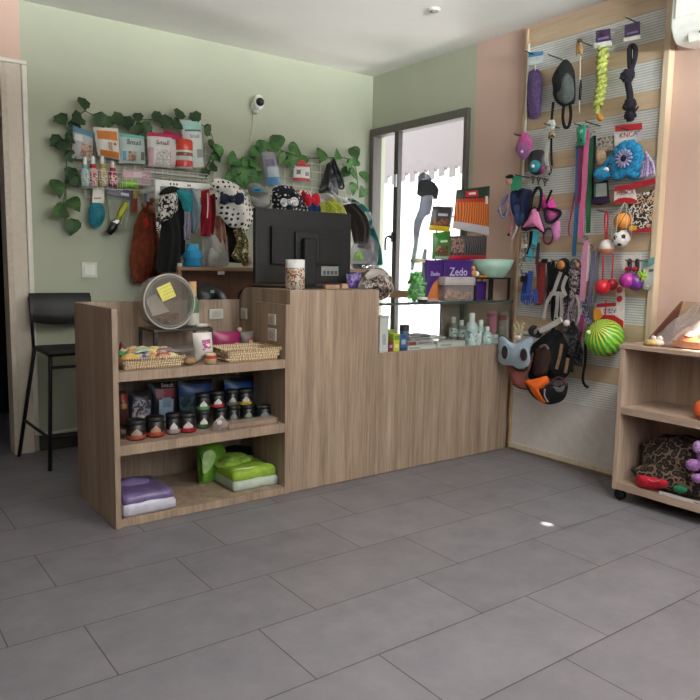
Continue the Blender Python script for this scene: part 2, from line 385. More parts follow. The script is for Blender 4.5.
# air conditioner
a0 = AX(672, 0, 3.14); t = Th('air_conditioner', 'white wall air conditioner cut off at the top right corner', 'air conditioner')
prof = [(XR, 2.13), (3.21, 2.118), (3.16, 2.13), (3.13, 2.17), (3.12, 2.215), (3.13, 2.4), (3.16, 2.425), (XR, 2.43)]
ye = AX(672, 20, 3.13).y
pr = cat([V((x, ye, z)) for x, z in prof], 3)
t.p('case', MB(gloss('#e4e6e0', .3)).prism(pr, V((0, -1, 0)), .85), bevel=.01)
t.p('front_panel', MB(gloss('#eaece6', .25)).box(3.112, 3.125, ye-.84, ye-.02, 2.215, 2.4), bevel=.006)
t.p('vent', MB(gloss('#eceee9', .3)).ob(V((3.142, ye-.45, 2.155)), V((.004, 0, .012)).normalized()*.004, V((0, .38, 0)), V((-.012, 0, .03)).normalized()*.045), bevel=.004)
t.p('louvre', MB(mat('#4a4c4c', .5)).box(3.126, 3.132, ye-.8, ye-.13, 2.132, 2.141))
# bar stool
t = Th('bar_stool', 'black metal bar stool standing between doorway and wooden counter', 'bar stool')
BL = mat('#08080a', .5)
sx0, sx1, sy0, sy1 = .895, 1.215, 3.86, 4.17; hs = .63
t.p('seat', MB(BL).box(sx0+.01, sx1-.01, sy0-.01, sy1, hs-.03, hs), bevel=.012)
bk = []
for v in (0, 1):
    for i in range(9):
        u = i/8; bk.append(V((sx0-.005+(sx1-sx0+.01)*u, sy1-.03+.02*math.sin(PI*u)+.03*(1-v), (.918 if not v else .762-.022*math.sin(PI*u)))))
m_ = MB(BL); L = bk[:9]; R_ = bk[9:]
m_.loft(L, R_, V((0, -1, 0)), 0, nu=6, nv=12, thick=.018)
t.p('backrest', m_, bevel=.002)
for sx, n in ((sx0, 0), (sx1, 1)):
    t.p('back_post', MB(BL).tube([V((sx+(.012 if n == 0 else -.012), sy1-.01, hs-.03)), V((sx+(.0 if n == 0 else 0), sy1-.03, .80)), V((sx+(.0 if n == 0 else 0), sy1-.005, .9))], .009))
fx = [(V((.893, 3.835, 0)), V((sx0+.03, sy0+.02, hs-.02))), (V((1.21, 3.82, 0)), V((sx1-.03, sy0+.02, hs-.02))), (V((.822, 4.22, 0)), V((sx0+.01, sy1-.03, hs-.02))), (V((1.25, 4.22, 0)), V((sx1-.01, sy1-.03, hs-.02)))]
for a, b_ in fx: t.p('leg', MB(BL).tube([a, a.lerp(b_, .9), b_], [.0105, .0105, .011]))
def at(i, z): a, b_ = fx[i]; return a.lerp(b_, z/b_.z)
for i, j, z in ((2, 0, .2), (0, 1, .17), (1, 3, .2), (0, 1, .54)): t.p('footrest' if z < .3 else 'brace', MB(BL).cyl(at(i, z if i != 2 else .21), at(j, z if j != 0 else .17), .008))
# ================================================================== COUNTERS
YS = 2.828
XA, XM, XS, XE = .907, 1.744, 2.277, 3.3
YK = 3.35; PT = .024
t = Th('shelf_counter', 'oak laminate open shelf counter holding baskets and jars at the left', 'counter')
t.p('side_panel', MB(LAM).box(XA, XA+PT, YS-.006, YK, 0, .912), bevel=.002)
t.p('side_panel', MB(LAM).box(XM-PT-.002, XM-.002, YS, 3.14, 0, .912), bevel=.002)
t.p('back_panel', MB(LAM).box(XA+PT, XM-.004, YK-.02, YK, 0, .912), bevel=.001)
for z0, z1 in ((.002, .036), (.305, .347), (.613, .654)): t.p('shelf', MB(LAM).box(XA+PT, XM-PT-.002, YS+.001, YK-.02, z0, z1), bevel=.001)
t = Th('reception_counter', 'tall plain oak laminate counter block under the monitor', 'counter')
t.p('front_panel', MB(LAM).box(XM, XS, YC-.008, YC+.012, .003, .978), bevel=.0015)
pr = [V((XM, YC+.012, 0)), V((XM, 3.325, 0)), V((XM, 3.325, .9))]+[V((XM, 3.325-.075+.075*math.cos(a*PI/12), .903+.075*math.sin(a*PI/12))) for a in range(0, 7)]+[V((XM, YC+.012, .978))]
t.p('side_panel', MB(LAM).prism(pr, V((1, 0, 0)), .02)); t.p('side_panel', MB(LAM).box(XS-.02, XS, YC+.012, 3.3, 0, .978))
t.p('top', MB(LAMY).box(XM+.02, XS-.02, YC+.012, 3.25, .956, .978)); t.p('shelf', MB(LAM).box(XM+.02, XS-.02, YC+.1, 3.25, .4, .42))
t = Th('display_counter', 'oak laminate display counter with a glass case on top beside the pegboard', 'display counter')
t.p('front_panel', MB(LAM).box(XS+.001, XE, YC-.004, YC+.016, .003, .647), bevel=.0015)
t.p('side_panel', MB(LAM).box(XE-.02, XE, YC+.016, 3.26, 0, .64)); t.p('side_panel', MB(LAM).box(XS+.002, XS+.022, YC+.016, 3.26, 0, .64))
t.p('case_floor', MB(gloss('#cfcac2', .2)).box(XS+.002, XE, YC+.016, 3.27, .625, .647))
GL = clear('#fbfdfc', .0, .02)
t.p('glass_front', MB(GL).box(XS+.004, XE+.005, YC, YC+.006, .647, .898))
t.p('glass_end', MB(GL).box(XE-.002, XE+.004, YC+.006, 3.26, .647, .898))
t.p('glass_top', MB(clear('#f4faf7', .03, .03)).box(XS+.004, XE+.01, YC-.005, 3.3, .898, .908))
t.p('glass_edge', MB(mat('#3d4a43', .2)).box(XS+.004, XE+.01, YC-.007, YC-.005, .896, .909))
s0 = AY(440, 320, 3.27)
t.p('sliding_back', MB(mat('#a8988c', .5)).box(s0.x, XE-.004, 3.262, 3.275, .647, .895))
t.p('top_rail', MB(LAMY).box(XS+.004, XE, 3.27, 3.3, .865, .897))
# ------------------------------------------------------------------ display board
t = Th('display_board', 'tall pegboard of pale wood and ruled white metal strips on the pink wall', 'display board')
Y0, Y1 = 1.935, 2.825; RUL = gloss('#b5b5b0', .4)
BW = wood('#b39a7e', '#c2aa8c', '#cdb79b', sx=6, sz=.6, axis='y')
t.p('frame', MB(wood('#bda88b', '#cab598', '#d5c2a7')).box(XBD-.02, XR, Y0, Y0+.032, .0, 2.455), bevel=.003)
t.p('frame', MB(LAML).box(XBD-.012, XR, Y1-.016, Y1, .0, 2.455), bevel=.002)
t.p('frame', MB(mat('#8a7a68', .5)).box(XBD-.012, XR, Y0+.032, Y1-.016, .0, .018)); t.p('frame', MB(mat('#cbbda9', .5)).box(XBD-.02, XR, Y0+.032, Y1-.016, .018, .048), bevel=.002)
t.p('edge_trim', MB(gloss('#dfddd2')).box(XBD-.014, XBD-.008, Y1-.034, Y1-.022, 1.6, 2.37))
ya, yb = Y0+.032, Y1-.016
t.p('wood_slat', MB(BW).box(XBD, XR, ya, yb, 2.352, 2.455))
for i in range(9):
    z1 = 2.352-.2315*i; z0 = z1-.145
    r = MB(RUL).box(XBD+.004, XR, ya, yb, z0, z1)
    r.use(gloss('#dcdcd8', .4))
    for j in range(11): r.box(XBD+.001, XBD+.004, ya, yb, z0+.003+j*.013, z0+.0105+j*.013)
    t.p('ruled_panel', r)
    if i < 8: t.p('wood_slat', MB(BW).box(XBD-.001, XR, ya, yb, z1-.2315, z0))
t.p('base_panel', MB(gloss('#c9c6c2', .4)).box(XBD+.002, XR, ya, yb, .048, 2.352-.2315*8-.145))
HK = mat('#77756f', .35, 1)
def hook(px, py, ln=.13, rise=.006):
    a = AX(px, py, XBD); t.p('hook', MB(HK).tube([a+V((.004, 0, 0)), a+V((-ln*.95, 0, rise)), a+V((-ln, 0, rise+.004))], .0034, 6))
board = t
# ================================================================== THINGS ON THE DISPLAY BOARD
G_ = None
def card(t, name, px, d, col, th=.004, under=None, m=None):
    return t.p(name, MB(m or mat(col, .4)).prism(B(px, d), NB, th), under)
def txt(t, s, px, d, h, col='#ffffff', under=None, slope=0, name='lettering'):
    o = AX(px[0], px[1], XBD-d); return t.p(name, MB(mat(col, .5)).text(s, o, V((0, -1, slope)), V((0, 0, 1)), h), under)
for a in ((538, 56), (563, 60), (592, 46), (611, 39), (640, 24), (529, 138), (559, 128), (530, 178), (548, 180), (589, 128), (600, 126), (634, 132), (634, 194), (612, 213), (540, 258), (566, 262), (592, 245), (640, 262), (653, 262), (538, 335), (577, 300), (610, 292)): hook(*a)
# -- top row
t = Th('fluffy_pad', 'fuzzy purple oval pad under a small blue header card', 'pet toy')
t.p('body', MB(fur('#5a4670')).puff(B([(528, 76), (531, 70.5), (535, 69), (540, 71), (542, 78), (541.5, 95), (541, 112), (538, 118), (533, 119.5), (528, 117), (527, 105)], .03), NB, .03, wob=.2))
card(t, 'header_card', [(528.6, 53), (543.4, 51), (543.2, 63), (529, 66)], .035, '#cdd6d8'); card(t, 'band', [(528.8, 52.8), (543.4, 51), (543.4, 55), (528.8, 57.5)], .04, '#4b86b4')
t.p('tie', MB(WIRE).tube(B([(535.5, 62), (535, 71)], .035), .003, 6))
t = Th('mesh_muzzle', 'black cone-shaped fabric muzzle with a grey mesh panel and dangling straps', 'dog muzzle')
o_ = [(553, 88), (552.6, 77), (557, 68), (562, 61.5), (567, 59.5), (572, 65), (575, 74), (575.5, 90), (574.5, 103), (569, 105), (565, 107), (558, 104), (554, 98)]
t.p('body', MB(fab('#141518')).puff(B(o_, .05), NB, .05, wob=.15))
t.p('mesh_panel', MB(fab('#525a58')).puff(B([(557, 90), (561, 79), (567, 73), (573, 80), (574, 95), (571, 101), (565, 104), (558, 99)], .085), NB, .018, fold=.004, fq=90))
t.p('loop', MB(BLKF).tube(cat(B([(560, 66), (559, 76), (562, 84)], .09), 4), .006, 6))
t.p('strap', MB(BLKF).strap(B([(553.5, 102), (552.5, 112), (551.5, 124)], .05), NB, .016)); t.p('strap', MB(BLKF).strap(B([(564, 105), (563, 118), (565, 127), (569, 126), (571, 115), (570, 104)], .06), NB, .018))
t = Th('clip_toy', 'small tan clip toy with thin beige cord and a black tip', 'pet toy')
t.p('head', MB(mat('#9d7446', .6)).puff(B([(577, 40), (580, 38.5), (582.5, 41), (583, 49), (582, 56), (579, 53), (576, 56), (576, 47)], .06), NB, .012))
t.p('face', MB(mat('#4e3a34', .6)).ball(AX(580, 41, XBD-.07), .012)); t.p('nose', MB(gloss('#e8dcd6')).ball(AX(580.5, 43, XBD-.08), .006))
t.p('cord', MB(mat('#c9bfae', .8)).tube(cat(B([(580, 54), (580, 75), (579, 95), (579.5, 113)], .05), 4), .003, 6)); t.p('tip', MB(BLK).tube(B([(581, 80), (580.5, 90), (579.8, 100)], .05), [.004, .008, .006], 8))
t = Th('twisted_rope', 'lime green twisted rope toy hanging from a purple card', 'rope toy')
card(t, 'header_card', [(596, 31), (610.5, 28.5), (611, 40.5), (596, 43.5)], .07, '#4a345c'); card(t, 'white_strip', [(595, 43.5), (611, 40.5), (612, 45.5), (595, 48.5)], .072, '#dfe2d8')
t.p('print', MB(mat('#8f7ca6')).prism(B([(598, 38.3), (608.5, 36), (608.7, 38), (598, 40.3)], .0745), NB, .001))
pts = cat(B([(603.5, 47), (602.5, 60), (601.5, 72), (602, 82), (600, 94), (598, 106), (596.5, 114)], .05), 10); n = len(pts)
m_ = MB(fur('#a2aa55')).tube(pts, [.014 if i < 8 else (.022+.006*math.sin(i*1.9) if i < n*.8 else .014) for i in range(n)], 8)
for q in range(2): m_.tube([a+V((-.02*math.cos(i*.6+q*PI), .02*math.sin(i*.6+q*PI), 0)) for i, a in enumerate(pts[:int(n*.85)])], .012, 6)
t.p('rope', m_); t.p('end_tuft', MB(fur('#c98d3c')).puff(B([(597, 114), (600, 113), (604, 118), (602, 121), (598, 121)], .05), NB, .015))
t = Th('knotted_rope', 'black knotted rope toy with loop handle under a purple card', 'rope toy')
card(t, 'header_card', [(625, 25.5), (640, 21.5), (640.5, 34.5), (625, 38.2)], .07, '#3f3152'); card(t, 'white_strip', [(624, 38.3), (640.2, 34.7), (640.3, 38.5), (624.2, 42.2)], .072, '#dcdcd4'); t.p('print', MB(mat('#8574a0')).prism(B([(627, 33), (638, 30.3), (638, 32.3), (627, 35)], .0745), NB, .001))
ROP = fur('#191420')
m_ = MB(ROP).tube(cat(B([(630, 68), (629.5, 57), (630, 48), (632.5, 45.5), (635.3, 49), (635, 58), (632, 68)], .05), 5), .0125, 8)
m_.tube(cat(B([(631, 66), (630.5, 72), (628, 82), (630, 95), (629, 108), (630, 121)], .05), 6), .017, 8); t.p('rope', m_)
for px, py, r, s in ((627.5, 75.5, .033, 2), (629.5, 105, .031, 5), (630, 115, .028, 8)): t.p('knot', MB(ROP).ball(AX(px, py, XBD-.055), r, 14, 10, wob=.35, seed=s))
t.p('tail', MB(ROP).tube(B([(633, 113), (638.5, 106.5)], .06), [.007, .004], 6))
# -- second row, left
t = Th('fabric_pouch', 'pink diamond-shaped fabric pouch with a silver stud', 'pouch')
t.p('back', MB(fab('#c2599a')).puff(B([(515.5, 148), (519, 138), (523.5, 132), (529.5, 136), (532, 146), (528, 156), (522, 160), (517, 153)], .06), NB, .02))
t.p('flap', MB(fab('#a0689c')).puff(B([(515.8, 149), (521, 141), (526, 145), (530.5, 151), (527, 157), (521.5, 159.8), (517.5, 154)], .078), NB, .012)); t.p('stud', MB(gloss('#efe6ea')).ball(AX(522, 151.5, XBD-.094), .008))
t = Th('retractable_leash', 'black retractable leash case with a teal disc', 'leash')
t.p('case', MB(mat('#17191c', .4)).puff(B([(528, 158), (532, 151), (540, 149.5), (545, 153), (545.5, 166), (543.5, 172), (538, 175), (532, 174), (528, 169)], .05), NB, .035, wob=.02))
c_ = AX(534.5, 166.5, XBD-.088); i_ = t.p('disc', MB(gloss('#2d8c9b')).lathe(c_, [(.034, -.012), (.034, .004), (.026, .009), (0, .01)], 20, NB)); t.p('painted_glint', MB(gloss('#e6ecee')).lathe(c_, [(.01, .008), (.009, .016), (0, .017)], 12, NB), i_)  # white centre of the teal disc is a painted highlight
t.p('trim', MB(mat('#8f3a6c', .5)).puff(B([(541, 166), (545, 166), (544, 172), (540, 174)], .075), NB, .012))
t = Th('bow_collar', 'white and black strap collar with a leopard bow at its top', 'dog collar')
t.p('white_strap', MB(fab('#c9c7c2', .08)).strap(B([(548, 143), (546.5, 158), (549, 173)], .055), NB, .024)); t.p('black_strap', MB(BLKF).strap(B([(551.5, 138), (551.5, 155), (552, 168), (549, 175)], .045), NB, .013))
t.p('bow', MB(blotch(['#2e2721', '#b9a284', '#3d332b'], 60)).puff(B([(548, 134), (551, 131), (555, 131), (555, 138), (551.5, 136), (549, 141)], .06), NB, .015)); t.p('buckle', MB(STEEL).tube(B([(546, 166), (552, 166), (552, 171), (547, 172)], .06), .003, 6, True))
t = Th('white_flower_clip', 'small white ruffled flower clip on the hook above the bow collar', 'clip')
m_ = MB(fab('#d5dcd4', .06)); c_ = AX(551, 125, XBD-.07)
for i in range(6): m_.ball(c_+V((0, .016*math.cos(i*PI/3), .016*math.sin(i*PI/3))), (.008, .014, .014), 10, 6, wob=.3, seed=i)
t.p('petals', m_); t.p('centre', MB(mat('#8d9c90')).ball(c_+V((-.01, 0, 0)), .007))
for i, (px, py, lb) in enumerate(((533, 178, 'left'), (538.5, 179, 'middle'), (545, 180.5, 'right'))):
    t = Th('swivel_clip', 'tiny dark metal swivel clip, %s of three under the teal-disc leash' % lb, 'clip', 'swivel clips')
    c_ = AX(px, py, XBD-.05); t.p('hook', MB(mat('#2c2a28', .4, .6)).tube([c_+V((0, .008*math.sin(a*.7), .012*math.cos(a*.7))) for a in range(8)], .0035, 6)); t.p('base', MB(mat('#6b6152', .4, .6)).cyl(c_+V((0, 0, -.014)), c_+V((0, 0, -.032)), .005, n=8))
t = Th('clip_card', 'green product card with a small animal head picture, at the board\'s left edge', 'product card')
card(t, 'card', [(512, 177), (521.5, 174.5), (521.3, 189), (511, 191)], .08, '#2f9a76'); t.p('head_picture', MB(mat('#c79c86')).puff(B([(505.5, 181), (508, 177), (511.5, 178), (512.5, 182), (510, 185), (506.5, 184.5)], .087), NB, .008)); t.p('hair', MB(BLK).puff(B([(505, 177), (509, 174.5), (513, 174.8), (513, 177.5), (508, 178.5)], .094), NB, .006))
t = Th('cord_loops', 'lilac cord loops hanging at the left edge of the board', 'cord')
for i, of in enumerate((0, 3, 6)): t.p('loop', MB(fab('#8f83a8')).tube(cat(B([(509-of*.3, 194), (504-of*.7, 203+of*.5), (498+of*.6, 211+of), (504+of*.3, 214+of*.3), (508, 204), (509, 194)], .07+of*.003), 6), .0045, 6))
t = Th('navy_bundle', 'bundle of navy blue fabric leads beside the lilac cords', 'leash')
for i, (pl, c1) in enumerate(((((510.5, 193), (516, 190), (522, 196), (521, 214), (515, 217), (511, 209)), '#22305a'), (((518, 190), (526, 189), (533, 192), (532, 208), (525, 224), (519, 214)), '#1b2347'), (((514, 205), (522, 207), (524, 222), (518, 227), (514, 216)), '#2b3d66'))): t.p('fold', MB(fab(c1, .5)).puff(B(pl, .05+.012*i), NB, .02, fold=.008, fq=120))
t = Th('thin_harness', 'thin pink and white strap harness hanging under the navy bundle', 'harness')
t.p('pink_strap', MB(fab('#c0798e')).strap(B([(510, 212), (512, 222), (510.5, 232), (509, 236)], .075), NB, .012)); t.p('white_strap', MB(fab('#d8d4d6', .05)).strap(B([(516.5, 221), (517, 228), (513.5, 236), (512, 239)], .075), NB, .009)); t.p('buckle', MB(BLK).ball(AX(508.7, 234.5, XBD-.08), .009))
t = Th('pink_harness', 'light pink triangular dog harness edged in black', 'harness')
t.p('straps', MB(BLKF).tube(cat(B([(530, 211), (532, 198), (537, 188), (541, 191), (540.5, 203), (538, 211)], .1), 5), .009, 8))
t.p('trim', MB(BLKF).puff(B([(531.3, 208), (538, 208), (541.5, 219), (545.5, 230), (543.5, 234), (538, 229.5), (532, 229), (526, 231.5), (520.5, 228), (527, 219)], .09), NB, .02, smooth=2)); t.p('panel', MB(fab('#d97fae', .08)).puff(B([(532, 209.5), (537.3, 209.5), (540.5, 219), (544, 229.5), (543, 232), (538, 227.7), (532, 227), (522.5, 227.5), (528, 219)], .1), NB, .022, smooth=2))
t = Th('hot_pink_harness', 'hot pink strappy harness with black mesh trim, right of the triangular harness', 'harness')
t.p('body', MB(fab('#cf3f9a', .12)).puff(B([(540, 196), (542, 192), (545, 203), (549, 205), (553, 197), (556, 207), (560, 212), (557, 214.5), (549, 209), (545, 213), (541, 208)], .06), NB, .018))
t.p('chest', MB(fab('#c25a9a', .12)).puff(B([(546, 211), (553, 209), (559, 213), (556, 221), (549, 222)], .055), NB, .016)); t.p('mesh_loop', MB(fab('#1c1220')).tube(cat(B([(545, 209), (551, 208.5), (559.5, 211), (559.5, 216), (552, 222), (546.5, 221)], .07), 4, True), .008, 8, True))
t.p('strap', MB(BLKF).strap(B([(552, 190), (548.5, 198), (546, 204)], .07), NB, .014)); t.p('tail', MB(fab('#c77aaa')).puff(B([(551, 222), (558.5, 219), (560.5, 230), (558.5, 239), (553.5, 241), (551.5, 232)], .055), NB, .016)); t.p('ring', MB(fab('#5d2347')).tube(cat(B([(547, 229), (552, 230), (553, 238), (549, 244), (544.5, 242), (544, 234)], .06), 4, True), .0065, 8, True))
# -- middle column of leashes
t = Th('bag_dispenser', 'green waste-bag dispenser card at the top of the hanging leashes', 'dispenser')
t.p('body', MB(gloss('#2a8f6c')).puff(B([(576.5, 128), (581, 125.5), (586, 125), (585.5, 140), (583.5, 145), (578, 145.5), (577, 138)], .07), NB, .014, smooth=2)); t.p('window', MB(gloss('#7fc4ae')).ball(AX(581.2, 131.5, XBD-.088), (.003, .011, .011))); t.p('dot', MB(BLK).ball(AX(581, 140, XBD-.086), (.003, .006, .006)))
def leash(label, col, px, d, w, name='leash', cat_='leash', group='hanging leashes', clip=True, m=None):
    t = Th(name, label, cat_, group); P = B(px, d)
    t.p('band', MB(m or fab(col, .1)).strap(P, NB, w, .004))
    if clip:
        a = P[0]; t.p('clip', MB(STEEL).tube([a+V((-.004, .008*math.sin(q*.785), .012+.012*math.cos(q*.785))) for q in range(8)], .0035, 6, True))
leash('blue flat leash, left of the long hanging leashes', '#2c5f8c', [(578, 146), (577.5, 175), (576.5, 215), (574, 256)], .05, .022)
leash('dark magenta leash half hidden behind the pink leash', '#7c2950', [(581.5, 146), (580, 170), (579.5, 195), (577, 204)], .052, .022)
leash('long pink leash hanging in the middle of the board', '#cf6593', [(587.5, 131), (586, 160), (584, 190), (582, 215), (581, 238)], .06, .028)
leash('dark green leash right of the pink leash', '#1f5a39', [(591.5, 138), (590.5, 165), (589, 200), (588.3, 233)], .055, .026)
leash('black leash between the green leash and the card of animal prints', '#111113', [(594.5, 136), (593.5, 160), (591, 192)], .05, .02)
leash('thin red cord leash crossing beside the blue leash', '#a12f45', [(577, 185), (572.5, 208), (569, 228), (570, 236)], .045, .008, clip=False)
leash('pale pink leash in the lower bundle', '#c98aa6', [(586, 240), (584.5, 262), (583.5, 285), (582, 301)], .07, .034)
leash('white and pink narrow leash right of the pale pink leash', '#cbbcc2', [(588.5, 243), (588, 262), (587, 281)], .065, .014)
leash('lilac grey leash with dark edges in the lower bundle', '#6f6c86', [(593.5, 251), (593, 272), (591, 290), (589.5, 305)], .06, .022)
leash('grey leash at the right of the lower bundle', '#77737c', [(599, 252), (597, 270), (597, 290), (595, 303)], .055, .02)
leash('dark floral leash hanging below the pale pink leash', '#1a1c2a', [(584, 299), (586, 312), (590, 325), (588, 342)], .06, .034, clip=False, m=blotch(['#14151f', '#2a2c45', '#8d93a8', '#14151f'], 55))
leash('magenta strap at the bottom of the leash bundle', '#8a2b62', [(583, 315), (580, 335), (577, 356)], .075, .026, clip=False)
leash('black lead with a bent tail end hanging lowest beside the big striped ball', '#0f0f12', [(590, 322), (586, 340), (585.5, 360), (583, 378), (585, 385), (588.5, 387.5)], .06, .014, clip=False)
# -- right: carded toys
t = Th('animal_card', 'grey card printed with animals left of the blue flower toy', 'product card')
card(t, 'card', [(597.5, 138.5), (614, 135), (613.5, 150), (597.5, 153)], .04, '#8a8076', m=blotch(['#3b3835', '#8d857b', '#b5aca0', '#5a544e'], 45)); t.p('toy', MB(fab('#b49a7c')).puff(B([(595.5, 152), (604, 150), (606, 158), (600, 165), (596, 160)], .045), NB, .018))
t = Th('flower_toy', 'large fluffy blue flower-shaped toy with spoked centre on a red and white card', 'pet toy')
card(t, 'card', [(615, 127), (637, 124), (638, 142), (615, 146)], .05, '#dcd8d6'); card(t, 'red_band', [(615.5, 126), (642, 122.8), (642.5, 129.5), (615.5, 131.5)], .055, '#b3242f'); txt(t, 'KNCA', (628, 137), .0545, .026, '#8d2430'); card(t, 'side_print', [(636.5, 131), (642, 130), (642.5, 140), (637, 141)], .052, '#8d8a94', m=blotch(['#4a4654', '#b9b3b8', '#c3bcc2'], 60))
c_ = AX(626.5, 159, XBD-.075); BLU = fur('#2788b8'); m_ = MB(BLU); U_, V_ = V((0, -1, 0)), V((0, 0, 1))
for i in range(10): a = i*PI/5; m_.ball(c_+(U_*math.cos(a)+V_*math.sin(a))*.058, (.018, .036, .036), 12, 8, wob=.25, seed=i)
m_.ball(c_, (.02, .06, .06), 16, 10); pe = t.p('petals', m_)
m_ = MB(fab('#9f9cc2'))
for i in range(14): a = i*PI/7; m_.tube([c_+NB*.026+(U_*math.cos(a)+V_*math.sin(a))*.016, c_+NB*.026+(U_*math.cos(a)+V_*math.sin(a))*.046], [.003, .007], 6)
t.p('spokes', m_); t.p('centre', MB(fab('#1f2140')).ball(c_+NB*.024, (.008, .018, .018)))
t = Th('blue_pompom', 'small fluffy blue toy with a white dot, left of the flower toy', 'pet toy')
m_ = MB(BLU).ball(AX(602, 174, XBD-.07), (.035, .046, .034), 16, 10, wob=.3, seed=3); t.p('body', m_); t.p('arm', MB(BLU).tube(B([(604, 168), (609, 160), (614, 154)], .06), [.016, .014, .01], 8)); t.p('dot', MB(gloss('#e9eef0')).puff(B([(603, 169.5), (607, 167), (609, 170.5), (605, 171)], .105), NB, .005))
t = Th('blue_puff', 'fluffy blue tuft hanging under the flower toy', 'pet toy'); t.p('body', MB(BLU).ball(AX(618, 175, XBD-.065), (.03, .032, .026), 14, 8, wob=.35, seed=9)); t.p('tuft', MB(BLU).ball(AX(634, 175, XBD-.06), (.028, .032, .022), 14, 8, wob=.35, seed=4))
t = Th('lilac_tassel', 'lilac and white tassel toy at the right of the flower toy', 'pet toy')
m_ = MB(fur('#b3a0c8'))
for i in range(6): m_.tube(cat(B([(645.5, 152), (645+i*1.6, 160+i), (641+i*2.6, 178-i*.8)], .06+.004*(i % 3)), 4), [.006]*8+[.01], 6)
t.p('tassel', m_); t.p('card', MB(gloss('#d5d0cd')).prism(B([(644, 162), (654, 161), (655.5, 176), (644, 180)], .045), NB, .004)); card(t, 'red_band', [(634, 183), (655.5, 178), (655.5, 184), (634, 189)], .05, '#a52436')
t = Th('collar_pack', 'dark framed pack with grey window and purple base beneath the small blue toy', 'product pack')
t.p('frame', MB(mat('#1c2125', .4)).puff(B([(592, 183), (608, 180), (610, 203), (600, 205), (591, 204)], .04), NB, .02, smooth=1, wob=.02)); t.p('window', MB(gloss('#8d918e')).prism(B([(596.5, 184), (606.5, 183), (607, 196), (596, 197)], .062), NB, .003)); t.p('base_band', MB(mat('#2b1b40', .4)).prism(B([(592.5, 199), (609, 197), (609.5, 202.5), (592, 203.5)], .061), NB, .003)); t.p('green_line', MB(gloss('#3b7f6a')).tube(B([(595, 184), (594.5, 197)], .063), .003, 6))
t = Th('printed_pack', 'black and white printed pack with red foot behind the ball net', 'product pack')
t.p('card', MB(blotch(['#191818', '#e0d9d0', '#26211f', '#c8a98c', '#1c1a1a'], 22, .4)).prism(B([(629, 197), (654.5, 189.5), (651.5, 231), (630, 231)], .04), NB, .006)); card(t, 'foot_band', [(630, 230), (651.5, 227), (651.3, 232), (630, 233)], .047, '#a82a35'); card(t, 'yellow_band', [(629.5, 226), (637, 225.5), (637, 230), (629.5, 231)], .048, '#cfa63b')
t = Th('ball_net', 'net of two balls, orange basketball above white football, on a red and white card', 'ball toys')
card(t, 'card', [(615, 191), (634.5, 188.5), (637.5, 201), (614, 203)], .055, '#ddd6d4'); card(t, 'red_top', [(615, 186.5), (643, 182), (643, 186), (634, 189), (615, 191.5)], .06, '#b02733'); card(t, 'red_arc', [(614, 203.5), (614.5, 201), (619, 198.5), (625, 197.5), (632, 198), (637, 200), (637.3, 203)], .061, '#b3242f'); txt(t, 'MERCA', (625, 194.5), .06, .022, '#8d2430')
b1, b2_ = AX(622.5, 221, XBD-.075), AX(621, 238.5, XBD-.075)
i1 = t.p('orange_ball', MB(mat('#dd8f35', .5)).ball(b1, .043, 20, 14)); m_ = MB(BLK)
for r in (0, 1, 2):
    q = [b1+Matrix.Rotation(.5, 3, 'X') @ Matrix.Rotation(r*1.0, 3, 'Z') @ V((0, .0435*math.cos(a*PI/12), .0435*math.sin(a*PI/12))) for a in range(24)]; m_.tube(q, .0018, 5, True)
t.p('seams', m_, i1); i2 = t.p('white_ball', MB(gloss('#d9d9d6')).ball(b2_, .042, 20, 14)); m_ = MB(mat('#26282c'))
for dv in ((-1, .2, .1), (-.6, .7, -.3), (-.6, -.7, .2), (-.5, .1, .85), (-.6, -.2, -.8)): d = V(dv).normalized(); m_.lathe(b2_+d*.0395, [(.0001, .0035), (.012, .0022), (.0135, 0)], 5, d)
t.p('patches', m_, i2)
ap = AX(625.3, 201, XBD-.06); m_ = MB(WIRE)
for i in range(6): a = i*PI/3; m_.tube(cat([ap, b1+V((.03*math.cos(a)*1.4, .043*math.sin(a), .018)), b1+V((.045*math.cos(a), .045*math.sin(a), -.015)), b2_+V((.045*math.cos(a), .045*math.sin(a), 0)), b2_+V((.01*math.cos(a), .01*math.sin(a), -.044))], 4), .0013, 4)
t.p('net', m_)
t = Th('cord_ball', 'white and peach ball on a red cord left of the football', 'ball toy')
t.p('ball', MB(gloss('#d7cfc8')).ball(AX(606.5, 247, XBD-.075), .039, 18, 12)); c_ = AX(606.5, 247, XBD-.075); t.p('peach_half', MB(mat('#c9835d', .5)).lathe(c_, [(.0394*math.cos(a*.262), -.0394*math.sin(a*.262)) for a in range(1, 7)], 18)); t.p('cord', MB(fab('#b3273a')).tube(cat(B([(606, 240), (604.5, 225), (605.5, 213), (607.5, 213), (607.5, 226), (606.5, 240)], .075), 4), .0045, 6))
for px, py, r, c1, lb, top in ((602.7, 287, .0385, '#c8202e', 'bright red rubber ball on a cord, the larger of the red pair', (603, 255)), (612, 284.5, .03, '#9c1a2c', 'dark red rubber ball on a cord, smaller and behind the bright one', (613.5, 254))):
    t = Th('rubber_ball', lb, 'ball toy', 'red balls on cords'); d = .09 if r > .035 else .05
    t.p('ball', MB(gloss(c1, .35)).ball(AX(px, py, XBD-d), r, 20, 14)); t.p('cord', MB(fab('#a81f36')).tube(B([(px, py-6), (top[0]-(0 if r > .035 else .8), 266), top], d), .0045, 6))
t = Th('cherry_pack', 'white pack with dark and red pictures above the purple balls', 'product pack')
card(t, 'card', [(623, 256), (641, 254), (641, 272), (622, 271.5)], .05, '#d3cdc8'); m_ = MB(mat('#2d2522'))
for a, b_ in ((630, 0), (637.5, 1)): m_.puff(B([(a-2.5, 260), (a+1.5, 259), (a+2, 267), (a, 272), (a-2, 268)], .056), NB, .006)
t.p('dark_figures', m_); m_ = MB(gloss('#b8283a'))
